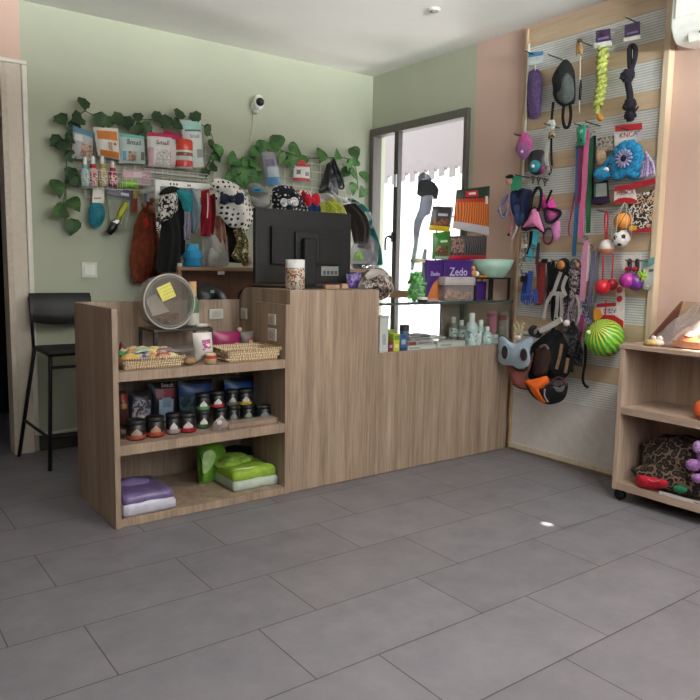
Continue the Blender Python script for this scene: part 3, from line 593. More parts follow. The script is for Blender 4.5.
for a in (627.5, 634.5): m_.ball(AX(a, 269, XBD-.062), (.006, .016, .012))
t.p('red_shapes', m_)
t = Th('teal_card', 'grey and teal card at the right edge of the board', 'product card')
card(t, 'card', [(644, 260), (655, 257), (654, 284), (644, 287)], .04, '#b9beb8'); card(t, 'teal_top', [(643, 260.5), (655, 257), (654.6, 264), (643, 267)], .046, '#6f9a96'); t.p('print', MB(mat('#4c4f50')).prism(B([(649, 269.5), (653.5, 269), (653.5, 271.5), (649, 272)], .045), NB, .002)); t.p('clear_ball', MB(clear('#dfe6e2', .25)).ball(AX(646, 286.5, XBD-.06), .018))
t = Th('lime_toy', 'small lime green bristly toy above the purple ball', 'pet toy')
m_ = MB(mat('#9ac23a', .5)); c_ = AX(643.5, 275.5, XBD-.08); m_.ball(c_, .014)
for i in range(9): a = i*2.4; m_.tube([c_, c_+V((-.012, .03*math.cos(a), .03*math.sin(a)))], [.007, .003], 6)
t.p('body', m_)
for px, py, r, c1, lb, d in ((627, 280.5, .038, '#a8308c', 'magenta spherical ball, left of the purple pair', .1), (635.3, 282, .042, '#6f2f86', 'purple spherical ball, right of the purple pair', .07)):
    t = Th('shiny_ball', lb, 'ball toy', 'purple balls'); t.p('ball', MB(gloss(c1, .22)).ball(AX(px, py, XBD-d), r, 20, 14)); t.p('loop', MB(fab('#6f2f60')).tube(B([(px, py-7), (px+3, py-14), (px+5, py-20)], d-.02), .003, 6))
t = Th('striped_ball', 'big green and yellow striped ball hanging low on the board', 'ball toy')
def melon():
    m, nt, b = base('melon_stripes'); v = coords(nt, 1, 1, 1, (0, 0, -.105)); 
    gr = nt.nodes.new('ShaderNodeTexGradient'); gr.gradient_type = 'RADIAL'; mp = nt.nodes.new('ShaderNodeMapping'); mp.inputs['Rotation'].default_value = (0, PI/2-.6, .3)
    nt.links.new(v, mp.inputs['Vector']); nt.links.new(mp.outputs['Vector'], gr.inputs['Vector'])
    n = nz(nt, v, 18, 2); ma = nt.nodes.new('ShaderNodeMath'); ma.operation = 'MULTIPLY_ADD'; ma.inputs[1].default_value = 22
    nt.links.new(gr.outputs['Fac'], ma.inputs[0]); nt.links.new(n, ma.inputs[2]); fr_ = nt.nodes.new('ShaderNodeMath'); fr_.operation = 'FRACT'; nt.links.new(ma.outputs[0], fr_.inputs[0])
    n2 = nz(nt, v, 7, 1)
    c1 = ramp(nt, n2, [(.4, lin('#1f7a3c')), (.6, lin('#55a83a'))]); c2 = ramp(nt, n2, [(.4, lin('#d3cf3a')), (.6, lin('#9fc83c'))])
    mx = nt.nodes.new('ShaderNodeMix'); mx.data_type = 'RGBA'; st = nt.nodes.new('ShaderNodeMath'); st.operation = 'GREATER_THAN'; st.inputs[1].default_value = .58
    nt.links.new(fr_.outputs[0], st.inputs[0]); nt.links.new(st.outputs[0], mx.inputs['Factor']); nt.links.new(c1, mx.inputs['A']); nt.links.new(c2, mx.inputs['B']); nt.links.new(mx.outputs['Result'], b.inputs['Base Color']); b.inputs['Roughness'].default_value = .4; return m
c_ = AX(604.5, 338, XBD-.11); t.p('ball', MB(melon()).ball(c_, .098, 32, 20)); t.p('valve', MB(gloss('#d6e6b0')).ball(c_+V((-.085, .035, .03)), (.014, .014, .01)))
t.p('cord', MB(fab('#a81f36')).tube(B([(605, 320), (606, 300)], .07), .003, 6))
t = Th('ball_header', 'red and white header card with a cut-out above the big striped ball', 'product card')
card(t, 'card', [(595.5, 304), (616, 302.5), (616.5, 286), (625, 285), (624, 329), (595, 331)], .035, '#d8cfca')
card(t, 'red_top', [(597, 304), (616, 302.5), (616, 306), (597, 307.5)], .04, '#ad2534'); card(t, 'red_foot', [(594, 318), (603, 315), (614, 315), (623.5, 321), (623.5, 332), (594, 332)], .04, '#b3242c')
card(t, 'orange_corner', [(594, 309), (600, 309), (603, 316), (597, 322), (594, 320)], .045, '#d8902f'); m_ = MB(mat('#b5303c'))
for y in (290, 299): m_.puff(B([(617, y-2), (621, y-3.5), (622.5, y), (620, y+3), (617, y+2)], .04), NB, .004)
t.p('print', m_); t.p('blue_print', MB(blotch(['#4d4a78', '#c9bdbf', '#6a5a80'], 60)).prism(B([(603, 309), (617, 308), (617, 313), (603, 314)], .0395), NB, .001))
# -- lower left: collars and harnesses
t = Th('cyan_leash', 'cyan nylon leash with black edges below the triangular harness', 'leash')
t.p('band', MB(fab('#3fa9c0', .12)).strap(B([(536, 231), (535, 240), (534, 247)], .085), NB, .036)); t.p('band', MB(fab('#3fa9c0', .12)).strap(B([(532.5, 247), (530.5, 254), (528.5, 260)], .08), NB, .032)); t.p('edge', MB(BLKF).strap(B([(532, 231), (531, 246), (528, 255)], .07), NB, .03)); t.p('buckle', MB(STEEL).tube(B([(531, 245), (536, 245), (536, 248), (531, 248)], .09), .004, 6, True))
t = Th('bone_collar', 'grey collars with pale bone print hanging at the board\'s left edge', 'dog collar')
PB = blotch(['#585452', '#8d8781', '#d8d2ca'], 70)
t.p('band', MB(PB).strap(B([(526, 232), (524.5, 246), (523.5, 262)], .06), NB, .036)); t.p('band', MB(PB).strap(B([(521, 258), (521, 267), (523.5, 276)], .065), NB, .02)); t.p('buckle', MB(gloss('#d6d2c8')).box(*(lambda a: (a.x-.006, a.x+.004, a.y-.016, a.y+.016, a.z-.012, a.z+.012))(AX(524.3, 246, XBD-.072))))
leash('plain dark grey strap right of the cyan leash', '#3a3b40', [(538.5, 243), (538, 254), (537, 264)], .06, .022, 'strap', 'strap', None)
t = Th('blue_collar', 'thick bundle of royal blue collars at the lower left', 'dog collar')
for i, q in enumerate(([(527, 273), (524.5, 288), (523, 301)], [(531, 271), (529.5, 286), (528, 300)], [(534, 290), (536, 295), (536, 302)])): t.p('band', MB(fab(('#2b3f86', '#34509c', '#44508f')[i], .2)).strap(B(q, .06+.008*i), NB, .034))
t.p('buckle', MB(BLK).box(*(lambda a: (a.x-.008, a.x+.004, a.y-.02, a.y+.02, a.z-.018, a.z+.018))(AX(524, 279, XBD-.08))))
t = Th('red_collar', 'red and brown patterned collars beside the blue bundle', 'dog collar')
for i, q in enumerate(([(538, 262), (539.5, 280), (537.5, 302)], [(543.5, 260), (542.5, 280), (541, 303)])): t.p('band', MB(blotch(['#6d211f', '#93302a', '#4a2320'], 60)).strap(B(q, .06+.01*i), NB, .034))
t.p('buckle', MB(BLK).box(*(lambda a: (a.x-.008, a.x+.004, a.y-.016, a.y+.016, a.z-.012, a.z+.012))(AX(545, 261, XBD-.075)))); t.p('loop', MB(fab('#7a2422')).tube(cat(B([(533, 300), (537, 304), (542, 303)], .07), 3), .008, 6))
t = Th('black_collar', 'slim black collar hanging behind the red collars', 'dog collar'); t.p('band', MB(BLKF).strap(B([(549, 262), (550, 280), (548, 304)], .05), NB, .03)); t.p('band', MB(BLKF).strap(B([(553.5, 261), (553, 275), (551, 290)], .05), NB, .022))
t = Th('grey_harness', 'grey and black webbing harness with an orange-tan tag hanging in the middle', 'harness')
GW = fab('#a39d98', .1); DB = fab('#202023', .4)
t.p('back_mesh', MB(DB).puff(B([(556, 264), (566, 258), (572, 268), (570, 290), (566, 312), (558, 325), (551, 318), (552, 292)], .045), NB, .03, fold=.01, fq=90))
for q in ([(561, 272), (557, 283), (553.5, 293)], [(567, 276), (563, 287), (566, 296)], [(552, 294), (547, 303), (544, 319)], [(558, 295), (557, 308), (555, 322)], [(562, 296), (562, 310), (561, 322)], [(550, 294), (556, 293.5), (563, 294)]): t.p('webbing', MB(GW).strap(B(q, .09), NB, .022))
t.p('tag', MB(mat('#b9763c', .5)).lathe(AX(561, 265, XBD-.1), [(.024, 0), (.024, .006), (.018, .01), (0, .01)], 16, NB)); t.p('tag', MB(mat('#8d6a48', .5)).lathe(AX(577, 265, XBD-.09), [(.018, 0), (.018, .006), (0, .009)], 14, NB), label='brown round tag at the right')
t = Th('dark_harness', 'black harness with printed bands between grey webbing and pale pink leash', 'harness')
t.p('body', MB(blotch(['#121216', '#2a2830', '#8f8890', '#15151a'], 45, .8)).puff(B([(570, 262), (577, 259), (582, 266), (581, 285), (579, 297), (573, 297), (570, 284)], .05), NB, .035, fold=.01, fq=100)); t.p('strap', MB(BLKF).strap(B([(568, 262), (567, 280), (569, 300)], .08), NB, .018)); t.p('strap', MB(blotch(['#2b2226', '#9c8f90'], 60)).strap(B([(573, 270), (575, 283), (572, 298)], .095), NB, .03))
t = Th('loop_strap', 'dusty rose loop of webbing hanging below the printed black harness', 'strap')
t.p('loop', MB(fab('#8f7f80', .12)).tube(cat(B([(574, 298), (569, 312), (569, 322), (573, 327), (578, 321), (579, 307), (577, 297)], .075), 5, True), .0095, 8, True)); t.p('pad', MB(fab('#6e6264')).puff(B([(573, 303), (577, 302), (577, 317), (573, 323), (571, 316)], .065), NB, .012))
t = Th('strap_bundle', 'bundle of thin black leads with pale print right of the grey webbing harness', 'leash')
for i, q in enumerate(([(566, 264), (568, 285), (566, 310), (570, 330)], [(571, 262), (572, 280), (570, 305), (573, 328)], [(563, 300), (566, 318), (564, 334)])): t.p('lead', MB(blotch(['#121215', '#1c1b20', '#85808a', '#141417'], 70, .8)).strap(B(q, .07+.01*i), NB, .016))
t = Th('brown_lead_loop', 'brown and white looped lead beside the magenta strap', 'leash'); t.p('loop', MB(blotch(['#5a4a44', '#a39a95', '#2c2624'], 70, .8)).tube(cat(B([(578, 300), (581, 315), (579, 331), (575, 338), (574, 326), (576, 312)], .065), 5, True), .008, 8, True)); t.p('clip', MB(STEEL).ball(AX(577, 299, XBD-.07), .01))
t = Th('blue_fringe', 'frayed royal blue tassel hanging under the bundle of blue collars', 'tassel'); m_ = MB(fab('#2f468f', .3))
for i in range(6): m_.tube(cat(B([(523+i*2.2, 294), (522.5+i*2.4, 299), (522+i*2.5, 303+(i*7 % 3))], .085), 3), .005, 6)
t.p('tassel', m_)
t = Th('black_buckle_strap', 'short black strap with a steel ring above the orange and black harness', 'strap'); t.p('strap', MB(BLKF).strap(B([(556, 318), (553, 330), (549, 342)], .125), NB, .022)); t.p('ring', MB(STEEL).tube([AX(556, 318, XBD-.13)+V((0, .014*math.cos(q*PI/6), .014*math.sin(q*PI/6))) for q in range(12)], .003, 6, True))
t = Th('knot_charm', 'pale gold ribbon knot with a white bead above the bone-shaped bandana', 'charm')
for i, q in enumerate(([(514, 325), (519, 333), (523, 327)], [(516, 338), (519, 328), (516, 322)], [(521, 338), (520, 330), (524, 323)])): t.p('ribbon', MB(fab('#b9aa86')).tube(cat(B(q, .12), 4), .006, 6))
t.p('bead', MB(gloss('#e6dcd6')).ball(AX(517.5, 337.5, XBD-.14), (.01, .024, .012)))
t = Th('coiled_lead', 'coil of dark blue-grey lead above the black harness', 'leash'); m_ = MB(fab('#2b2c35'))
for i in range(3): m_.tube(cat([AX(534+i*1.5, 331+i*.6, XBD-.12-i*.01)+V((0, .032*math.cos(a), .026*math.sin(a))) for a in [q*PI/4 for q in range(8)]], 3, True), .0075, 7, True)
t.p('coil', m_); t.p('clip', MB(STEEL).ball(AX(538, 329, XBD-.16), .01))
t = Th('grey_rod_strap', 'light grey stiff strap slanting up to the right over the black harness', 'strap'); t.p('strap', MB(fab('#b3ada8', .08)).strap(B([(540.5, 331), (551, 326), (562, 319.5)], .15), NB, .03, .01)); t.p('end', MB(gloss('#c9b8bb')).ball(AX(566.5, 323, XBD-.13), .018))
t = Th('black_harness', 'large black padded harness with brown mesh lining at the bottom of the board', 'harness')
t.p('body', MB(fab('#101013', .5)).puff(B([(531, 347), (539, 339), (550, 331), (560, 331), (568, 345), (572, 358), (569, 374), (560, 380), (548, 378), (536, 381), (528, 377), (531, 362)], .06), NB, .05, fold=.008, fq=60))
t.p('lining', MB(fab('#3a211c', .3)).puff(B([(535, 352), (541, 346), (548, 347), (551, 358), (548, 372), (540, 377), (533, 373)], .1), NB, .025)); t.p('piping', MB(fab('#6e6a68')).tube(cat(B([(540, 347), (545, 345), (548.5, 349)], .135), 4), .006, 6))
for q in ([(562, 344), (560, 356), (556.5, 369)], [(568, 358), (567, 365), (565.5, 373)]): t.p('tan_strap', MB(fab('#8b6b50')).strap(B(q, .135), NB, .018))
t.p('strap', MB(BLKF).strap(B([(572, 322), (577, 340), (572, 360), (571, 372)], .1), NB, .03)); t.p('strap', MB(fab('#7a4a48')).strap(B([(533, 353), (530, 366), (525, 379)], .135), NB, .012))
t = Th('mesh_straps', 'tangle of black and speckled straps right of the large black harness', 'strap')
for i, q in enumerate(([(568, 330), (575, 340), (580, 352), (579, 366)], [(575, 326), (572, 345), (576, 365)], [(580, 330), (574, 342), (571, 355)])): t.p('strap', MB(blotch(['#0f0f12', '#1d1d22', '#55525a'], 60, .9)).strap(B(q, .085+.012*i), NB, .04))
t = Th('salmon_bandana', 'salmon pink fabric bandana hanging behind the bone-shaped one', 'bandana')
t.p('body', MB(fab('#9c5a50', .12)).puff(B([(507, 364), (515, 366), (524, 369), (526, 378), (527.5, 389), (519, 387.5), (513, 384), (509, 375)], .11), NB, .012, fold=.004, fq=70)); t.p('hem', MB(fab('#5d2a28')).tube(B([(512.5, 384), (519, 388), (527.5, 389.5)], .115), .004, 6))
t = Th('bone_bandana', 'pale blue bone-shaped collar pillow with two dark holes at the case corner', 'pet pillow')
o_ = [(498, 340), (501, 336.5), (505, 337.5), (508, 341), (515, 343.5), (523, 341.5), (527, 338), (531, 337), (533, 341), (530.5, 346), (529, 353), (530.5, 361), (526, 367), (518, 368.5), (512, 365.5), (503, 364.5), (498, 360), (498.5, 351)]
t.p('body', MB(fab('#a3b6c4', .07)).puff(B(o_, .145), NB, .022, smooth=3, wob=.05)); 
for a, b_, rx, rz in ((505, 352.5, .028, .043), (524, 355, .029, .038)):
    c_ = AX(a, b_, XBD-.1725); m_ = MB(fab('#38231f')); m_.ball(c_, (.009, rx, rz), 16, 8); i_ = t.p('hole_lining', m_, label='dark brown hole'); t.p('hem', MB(fab('#8da0ae')).tube([c_+V((-.003, rx*math.cos(q*PI/8), rz*math.sin(q*PI/8))) for q in range(16)], .0035, 6, True), i_)
t.p('dark_hem', MB(fab('#1d1d24')).tube(cat(B([(513, 366), (518, 370), (525, 370), (527, 367)], .14), 4), .006, 6))
t = Th('orange_harness', 'bright orange and black small harness hanging lowest on the board', 'harness')
t.p('black_body', MB(fab('#0e0e11')).puff(B([(543, 386), (549, 384), (560, 386), (567.5, 383), (567, 393), (562, 401), (551, 404.5), (543, 403), (532, 396), (523.5, 381), (530, 380)], .11), NB, .035))
t.p('orange_panel', MB(fab('#ee6a1e', .06)).puff(B([(524, 380.5), (532, 379.5), (540, 377.5), (547, 376), (549, 382.5), (544, 387), (543, 394), (546, 402), (541, 402), (534, 395.5), (529, 387)], .125), NB, .028, smooth=2))
t.p('grey_piping', MB(fab('#8d8a88')).tube(cat(B([(545, 389), (544.5, 396), (548, 402)], .155), 4), .005, 6)); t.p('grey_patch', MB(fab('#77736f')).puff(B([(553, 386), (561, 388), (565, 385), (563, 391), (557, 392)], .14), NB, .01)); t.p('strap', MB(fab('#5a2d30')).tube(cat(B([(550, 385), (556, 378), (563, 379), (566, 386)], .12), 4), .007, 6))
# ================================================================== BACK WALL: grids, ivy, goods, clothes
def grid(name, label, x0, x1, y0, y1, yy, nx, nz_):
    t = Th(name, label, 'wire grid', 'white wire grids')
    a, b_ = AY(x0, y0, yy), AY(x1, y0, yy); z1 = a.z; z0 = AY(x0, y1, yy).z
    m_ = MB(WIRE)
    for i in range(nx+1): x = a.x+(b_.x-a.x)*i/nx; m_.tube([V((x, yy, z0)), V((x, yy, z1))], .0028, 5)
    for i in range(nz_+1): z = z0+(z1-z0)*i/nz_; m_.tube([V((a.x, yy-.004, z)), V((b_.x, yy-.004, z))], .0028, 5)
    t.p('mesh', m_); m_ = MB(WIRE)
    for x in (a.x, b_.x):
        for z in (z0+.03, z1-.03): m_.cyl(V((x, yy, z)), V((x, YB, z)), .006, n=8)
    t.p('standoff', m_); return t
GY = YB-.03
ga = grid('wire_grid', 'white wire grid panel behind the pouches and bottles at the left', 84, 214, 131, 197, GY, 14, 7)
grid('wire_grid', 'white wire grid panel behind the dark bag, above the monitor', 266, 346, 150, 208, GY, 9, 7)
def basket(lb, x0, x1, y0, y1, dep=.1, n=8):
    t = Th('wire_basket', lb, 'wire basket', 'wire wall baskets'); yb_, yf = GY-.006, GY-.006-dep
    a, b_ = AY(x0, y0, yf), AY(x1, y0, yf); z1 = a.z; z0 = AY(x0, y1, yf).z; m_ = MB(WIRE)
    for z in (z0, (z0+z1)/2, z1): m_.tube([V((a.x, yb_, z)), V((a.x, yf, z)), V((b_.x, yf, z)), V((b_.x, yb_, z))], .0022, 5)
    for i in range(n+1): x = a.x+(b_.x-a.x)*i/n; m_.tube([V((x, yf, z1)), V((x, yf, z0)), V((x, yb_, z0))], .0015, 5)
    t.p('wires', m_); t.p('hanger', MB(WIRE).box(a.x, b_.x, yb_-.002, yb_+.004, z1-.012, z1)); return z0
zb1 = basket('low white wire basket holding the spray bottles', 82, 122, 169, 187, .1, 8)
zb2 = basket('long grey wire basket under the printed pouches', 146, 208, 168.5, 176, .1, 12)
zb3 = basket('small white wire basket holding the pink and green packs', 120, 155, 176, 189, .08, 6)
# ---- pouches
def pouch(label, px, y, col, t_=.03, name='treat_pouch', ca='pouch', group=None, bands=(), m=None, lbl=None):
    """px: TL TR BR BL; bands: (u0,u1,v0,v1,colour or material, part)"""
    t = Th(name, label, ca, group); P = W(px, y) if not callable(y) else y(px)
    n = (P[1]-P[0]).cross(P[3]-P[0]).normalized()
    if n.dot(CAM-P[0]) < 0: n = -n
    def f(u, v, e=0):
        q = P[0].lerp(P[1], u).lerp(P[3].lerp(P[2], u), v); b_ = max(0, math.sin(PI*u)*math.sin(PI*v))**.5
        return q+n*(t_*b_*(1+.12*noise.noise(q*25))+e)
    def sheet(m_, u0, u1, v0, v1, e, back=False, N=10):
        vs = []; fs = []
        for j in range(N+1):
            for i in range(N+1):
                u = u0+(u1-u0)*i/N; v = v0+(v1-v0)*j/N; q = f(u, v, e)
                vs.append(q if not back else q-n*(t_*1.5*max(0, math.sin(PI*u)*math.sin(PI*v))**.5+.002))
        for j in range(N):
            for i in range(N): a = j*(N+1)+i; fs.append((a, a+1, a+N+2, a+N+1))
        m_.add(vs, fs)
    m_ = MB(m or gloss(col, .35)); sheet(m_, 0, 1, 0, 1, 0); sheet(m_, 0, 1, 0, 1, 0, True); t.p('bag', m_)
    for k_, (u0, u1, v0, v1, c1, nm) in enumerate(bands):
        m_ = MB(c1 if not isinstance(c1, str) else gloss(c1, .4)); sheet(m_, u0, u1, v0, v1, .0016+.0012*k_); t.p(nm, m_)
    if lbl:
        s, u, v, h, c1 = lbl; o = f(u, v, .008); t.p('lettering', MB(mat(c1, .5)).text(s, o, P[1]-P[0], P[0]-P[3], h))
    return t
PH = blotch(['#8f6f5b', '#b99a84', '#6f5647'], 30)
Y1_ = GY-.05
pouch('grey and blue treat pouch with brown picture, leftmost above the bottles', [(73, 125), (93.5, 133.5), (92, 161), (72, 158)], Y1_, '#aeb2ae', bands=((0, 1, .0, .2, '#5d8aa8', 'top_band'), (.35, .95, .5, .9, PH, 'picture'), (.05, .4, .25, .45, '#d9dad6', 'label')))
pouch('white treat pouch with big orange oval and orange foot', [(93, 127), (118, 128.5), (120, 160), (98, 155.5)], Y1_-.015, '#d9d4cb', bands=((.08, .9, .12, .42, '#c97a28', 'oval_print'), (.1, .95, .78, .97, '#c97a28', 'foot_band'), (.45, .62, .5, .75, PH, 'picture'), (.7, .82, .5, .58, '#c8542b', 'spot')))
pouch('pale teal treat pouch lettered Small, third from the left', [(119, 133), (144, 136), (145.5, 164), (119, 163)], Y1_, '#b3c3bd', bands=((0, 1, 0, .12, '#6fb7a6', 'top_band'), (.1, .22, .6, .9, '#5d95b3', 'blue_print'), (.3, .6, .6, .92, PH, 'picture'), (.78, .93, .6, .88, '#6f6a64', 'dark_print')), lbl=('Small', .5, .38, .03, '#2d3a3c'))
pouch('magenta-topped treat pouch half hidden behind the white Small pouch', [(163, 129), (182, 135), (180, 168), (166, 168)], Y1_+.01, '#cfc8c4', bands=((0, 1, 0, .22, '#b02454', 'top_band'), (.5, 1, .22, .36, '#69b3a8', 'teal_patch')))
pouch('white treat pouch with red top lettered Small beside the red-lidded jar', [(147, 132), (172, 134), (170, 168), (148, 166)], Y1_-.015, '#d5d1cd', bands=((0, 1, 0, .12, '#b5264f', 'top_band'), (0, .2, .45, 1, '#c9a0a6', 'side_print'), (.3, 1, .5, .95, blotch(['#d2cfca', '#a9a7a0', '#d9d6d0', '#8b8b84'], 40), 'picture')), lbl=('Small', .55, .36, .029, '#3a2f36'))
pouch('tall white pouch with teal top at the right end of the grid', [(180, 120), (201, 121), (204, 167), (187, 168)], Y1_+.005, '#d0d4ce', bands=((.02, .98, .02, .2, '#9cc9bd', 'top_band'), (.1, .9, .2, .24, '#54777a', 'line'), (.55, .9, .62, .8, '#8f9a96', 'print')), lbl=('Small', .5, .38, .022, '#5a6a6e'))
c0 = AY(184, 169, GY-.06); hh = AY(184, 140, GY-.06).z-c0.z
t = Th('treat_jar', 'round treat jar with red-orange lid and white and red label', 'jar'); r_ = .052
t.p('body', MB(gloss('#d5d0ca')).lathe(c0, [(0, 0), (r_, 0), (r_, hh*.62), (r_*.94, hh*.66)], 24)); t.p('lid', MB(gloss('#d1402c')).lathe(c0, [(r_*1.03, hh*.62), (r_*1.05, hh*.68), (r_*1.04, hh*.94), (r_*.9, hh), (0, hh)], 24)); t.p('red_label', MB(gloss('#c23b38')).lathe(c0, [(r_+.001, hh*.05), (r_+.002, hh*.07), (r_+.002, hh*.25), (r_+.001, hh*.27)], 24)); t.p('brown_label', MB(gloss('#8a5b44')).lathe(c0, [(r_+.001, hh*.42), (r_+.002, hh*.43), (r_+.002, hh*.54), (r_+.001, hh*.55)], 24))
# ---- bottles in the small basket
for px, y0, c1, c2, lb in ((85.5, 157, '#b5d4d8', '#79b3b3', 'clear spray bottle with teal collar, leftmost in the wire basket'), (93.5, 156, '#d9b9b6', '#b52c34', 'spray bottle with red collar, second in the wire basket'), (103, 156, '#c9bd96', '#b09a4c', 'spray bottle with gold collar, third in the wire basket'), (113, 161, '#b0405f', '#c02a50', 'magenta spray bottle with white cap, rightmost in the wire basket')):
    yb_ = GY-.06; c0 = AY(px, 186.5, yb_); h = AY(px, y0, yb_).z-c0.z; r = .024
    t = Th('spray_bottle', lb, 'bottle', 'spray bottles in the basket')
    t.p('body', MB(gloss(c1, .2)).lathe(c0, [(0, 0), (r, 0), (r, h*.5), (r*.6, h*.6), (r*.5, h*.66)], 16)); t.p('collar', MB(gloss(c2)).lathe(c0, [(r*.62, h*.6), (r*.7, h*.62), (r*.7, h*.72), (r*.4, h*.74)], 14)); t.p('spray_cap', MB(gloss('#e6e6e2')).lathe(c0, [(r*.45, h*.72), (r*.45, h*.94), (r*.3, h), (0, h)], 12)); t.p('label', MB(blotch(['#e2dfda', c2, '#e8e6e0'], 60)).lathe(c0, [(r+.001, h*.08), (r+.001, h*.44)], 16))
pouch('flat pink printed pack behind the lime one', [(123, 169.5), (152, 170), (151, 186), (121.5, 185)], GY-.03, '#c9a3ad', .012, 'product_pack', 'pack', bands=((.35, .75, .15, .5, '#d9c3c8', 'print'),))
pouch('lime green pack lying in the basket below the pale teal pouch', [(121, 179.5), (138.5, 179.5), (138, 189), (117, 187.5)], GY-.07, '#7cb33a', .016, 'product_pack', 'pack', bands=((.3, .9, .3, .6, '#9ed05c', 'print'),))
# ---- things hanging under the grid
t = Th('rubber_brush', 'oval teal rubber brush hanging from a white card', 'brush'); yy = GY-.03
t.p('card', MB(gloss('#d6d2c6')).prism(W([(92.6, 188), (104, 187.2), (104, 203), (92, 202.5)], yy), NW, .004)); t.p('card_print', MB(mat('#8f8a80')).prism(W([(94, 197.5), (101, 197.3), (101, 199), (94, 199.2)], yy-.004), NW, .001))
t.p('body', MB(mat('#15798a', .6, 0, .1, 60, .3)).puff(W([(92, 203.5), (97, 202.3), (102, 204), (104.8, 210), (104.7, 218), (101, 225.5), (96.5, 227.8), (91.5, 225), (88.5, 218), (89, 209)], yy), NW, .025, wob=.05))
m_ = MB(mat('#0f6675', .6))
for i in range(5):
    for j in range(6): m_.ball(AY(91.5+i*2.6, 207.5+j*3.1, yy-.022), (.004, .006, .004), 6, 4)
t.p('nubs', m_)
t = Th('comb_pack', 'clear pack with purple header holding a black and yellow-green comb', 'comb'); yy = GY-.03
t.p('header', MB(gloss('#3f3a58')).prism(W([(107, 187), (131.5, 190.5), (131, 199.5), (106, 193.5)], yy-.01), NW, .006)); t.p('logo', MB(gloss('#c9c6d4')).prism(W([(121, 192.5), (129, 193.6), (129, 196.5), (121, 195)], yy-.017), NW, .001)); t.p('clear_bag', MB(clear('#dfe3d8', .2)).prism(W([(106, 193), (131, 199), (127, 231), (112, 233)], yy), NW, .003))
t.p('handle', MB(mat('#b3b32f', .5)).tube(W([(126.5, 203), (122, 211), (117.5, 220)], yy-.015), [.014, .017, .013], 8)); t.p('head', MB(gloss('#16171a')).puff(W([(111, 222.5), (114, 219.5), (119.5, 222), (117.5, 229), (111, 235.5), (106, 232)], yy-.01), NW, .018, smooth=1, wob=.02)); t.p('blade', MB(STEEL).prism(W([(112.5, 221.5), (119, 219), (119.5, 221.5), (117, 224)], yy-.022), NW, .003))
t.p('tines', MB(gloss('#c3c4ba')).tube(W([(121, 224), (124, 212), (127, 203)], yy-.008), .004, 6))
t = Th('stick_pack', 'narrow tan and red stick pack beside the comb', 'product pack')
t.p('bag', MB(gloss('#9c8457', .4)).loft(W([(131.5, 190), (131, 215)], GY-.03), W([(138, 188), (137.5, 214)], GY-.03), NW, .01)); t.p('red_print', MB(gloss('#8c2621')).prism(W([(133, 199), (137, 198.5), (136.8, 212), (132.8, 213)], GY-.058), NW, .002)); t.p('yellow_print', MB(gloss('#b39b35')).prism(W([(133, 190), (137, 190), (137, 195), (133, 195)], GY-.055), NW, .002))
t = Th('blue_tube', 'pale blue narrow tube hanging above the rust-coloured coat', 'tube'); t.p('tube', MB(gloss('#86a8c2')).loft(W([(144, 186), (144.6, 203)], GY-.05), W([(148.6, 186), (147.8, 203)], GY-.05), NW, .008)); t.p('cap', MB(gloss('#c9d4d8')).cyl(AY(146.2, 203, GY-.056), AY(146.2, 206, GY-.056), .012))
# rust coat
t = Th('fluffy_coat', 'long rust-coloured fluffy pet coat hanging left of the black dress', 'pet coat')
RU = mat('#7b361d', .95, 0, .4, 28, 1.0); yy = GY-.06
t.p('body', MB(RU).loft(W([(145, 205), (138, 214), (134, 227), (131.5, 243), (129.5, 262), (133, 283)], yy), W([(151, 204), (155, 213), (157.5, 228), (160, 244), (160.5, 262), (156, 282)], yy), NW, .09, .012, 4, 28, 24, 1)); t.p('hood', MB(RU).puff(W([(143, 209), (145, 203), (149, 201.5), (154, 206), (155, 215), (148, 218)], yy-.05), NW, .03)); m_ = MB(mat('#9c6a52', .8))
for a, b_ in ((144, 205), (152.5, 200.5), (151, 208)): m_.ball(AY(a, b_, yy-.08), .016, 8, 6, wob=.3)
t.p('tassels', m_); t.p('hanger', MB(WIRE).tube(W([(146, 196), (147, 204)], yy), .004, 6)); t.p('red_patch', MB(fab('#b02a1c')).puff(W([(143, 220), (147, 218), (149, 224), (145, 228)], yy-.105), NW, .008))
# ---- clothes rail
RY = 3.96
t = Th('clothes_rail', 'white clothes rail carrying pet clothes above the low cabinet', 'clothes rail')
a = AY(157, 183, RY); b_ = AY(352, 202, RY); zr = a.z
t.p('end_piece', MB(WHT).box(a.x-.015, a.x+.012, RY-.014, RY+.014, zr-.085, zr-.018))
for x in (a.x, b_.x-.02): t.p('wall_arm', MB(WHT).box(x-.01, x+.01, RY+.01, YB, zr-.045, zr-.02))
t.p('bar', MB(WHT).box(a.x-.015, a.x+.32, RY-.014, RY+.014, zr-.018, zr+.018), bevel=.003); t.p('bar', MB(WHT).tube([V((a.x+.3, RY, zr)), V((b_.x, RY, zr-.03))], .012, 10))
m_ = MB(BLK)
for px in (169.5, 173, 176, 187, 189): q = AY(px, 182, RY); m_.tube([V((q.x, RY, zr-.02)), V((q.x, RY-.016, zr)), V((q.x, RY, zr+.02)), V((q.x, RY+.014, zr))], .004, 6)
t.p('hanger_hooks', m_)
def garm(name, label, L, R, y, m_, t_=.05, fold=.012, nf=3, seed=0, ca='pet garment', extra=()):
    t = Th(name, label, ca, 'pet clothes on the rail'); t.p('body', MB(m_).loft(W(L, y), W(R, y), NW, t_, fold, nf, 24, 20, seed, .02))
    for nm, mb in extra: t.p(nm, mb)
    return t
ZEB = blotch(['#d5d1c8', '#15140f', '#cfcac0', '#131310', '#d5d1c8'], 16, .8)
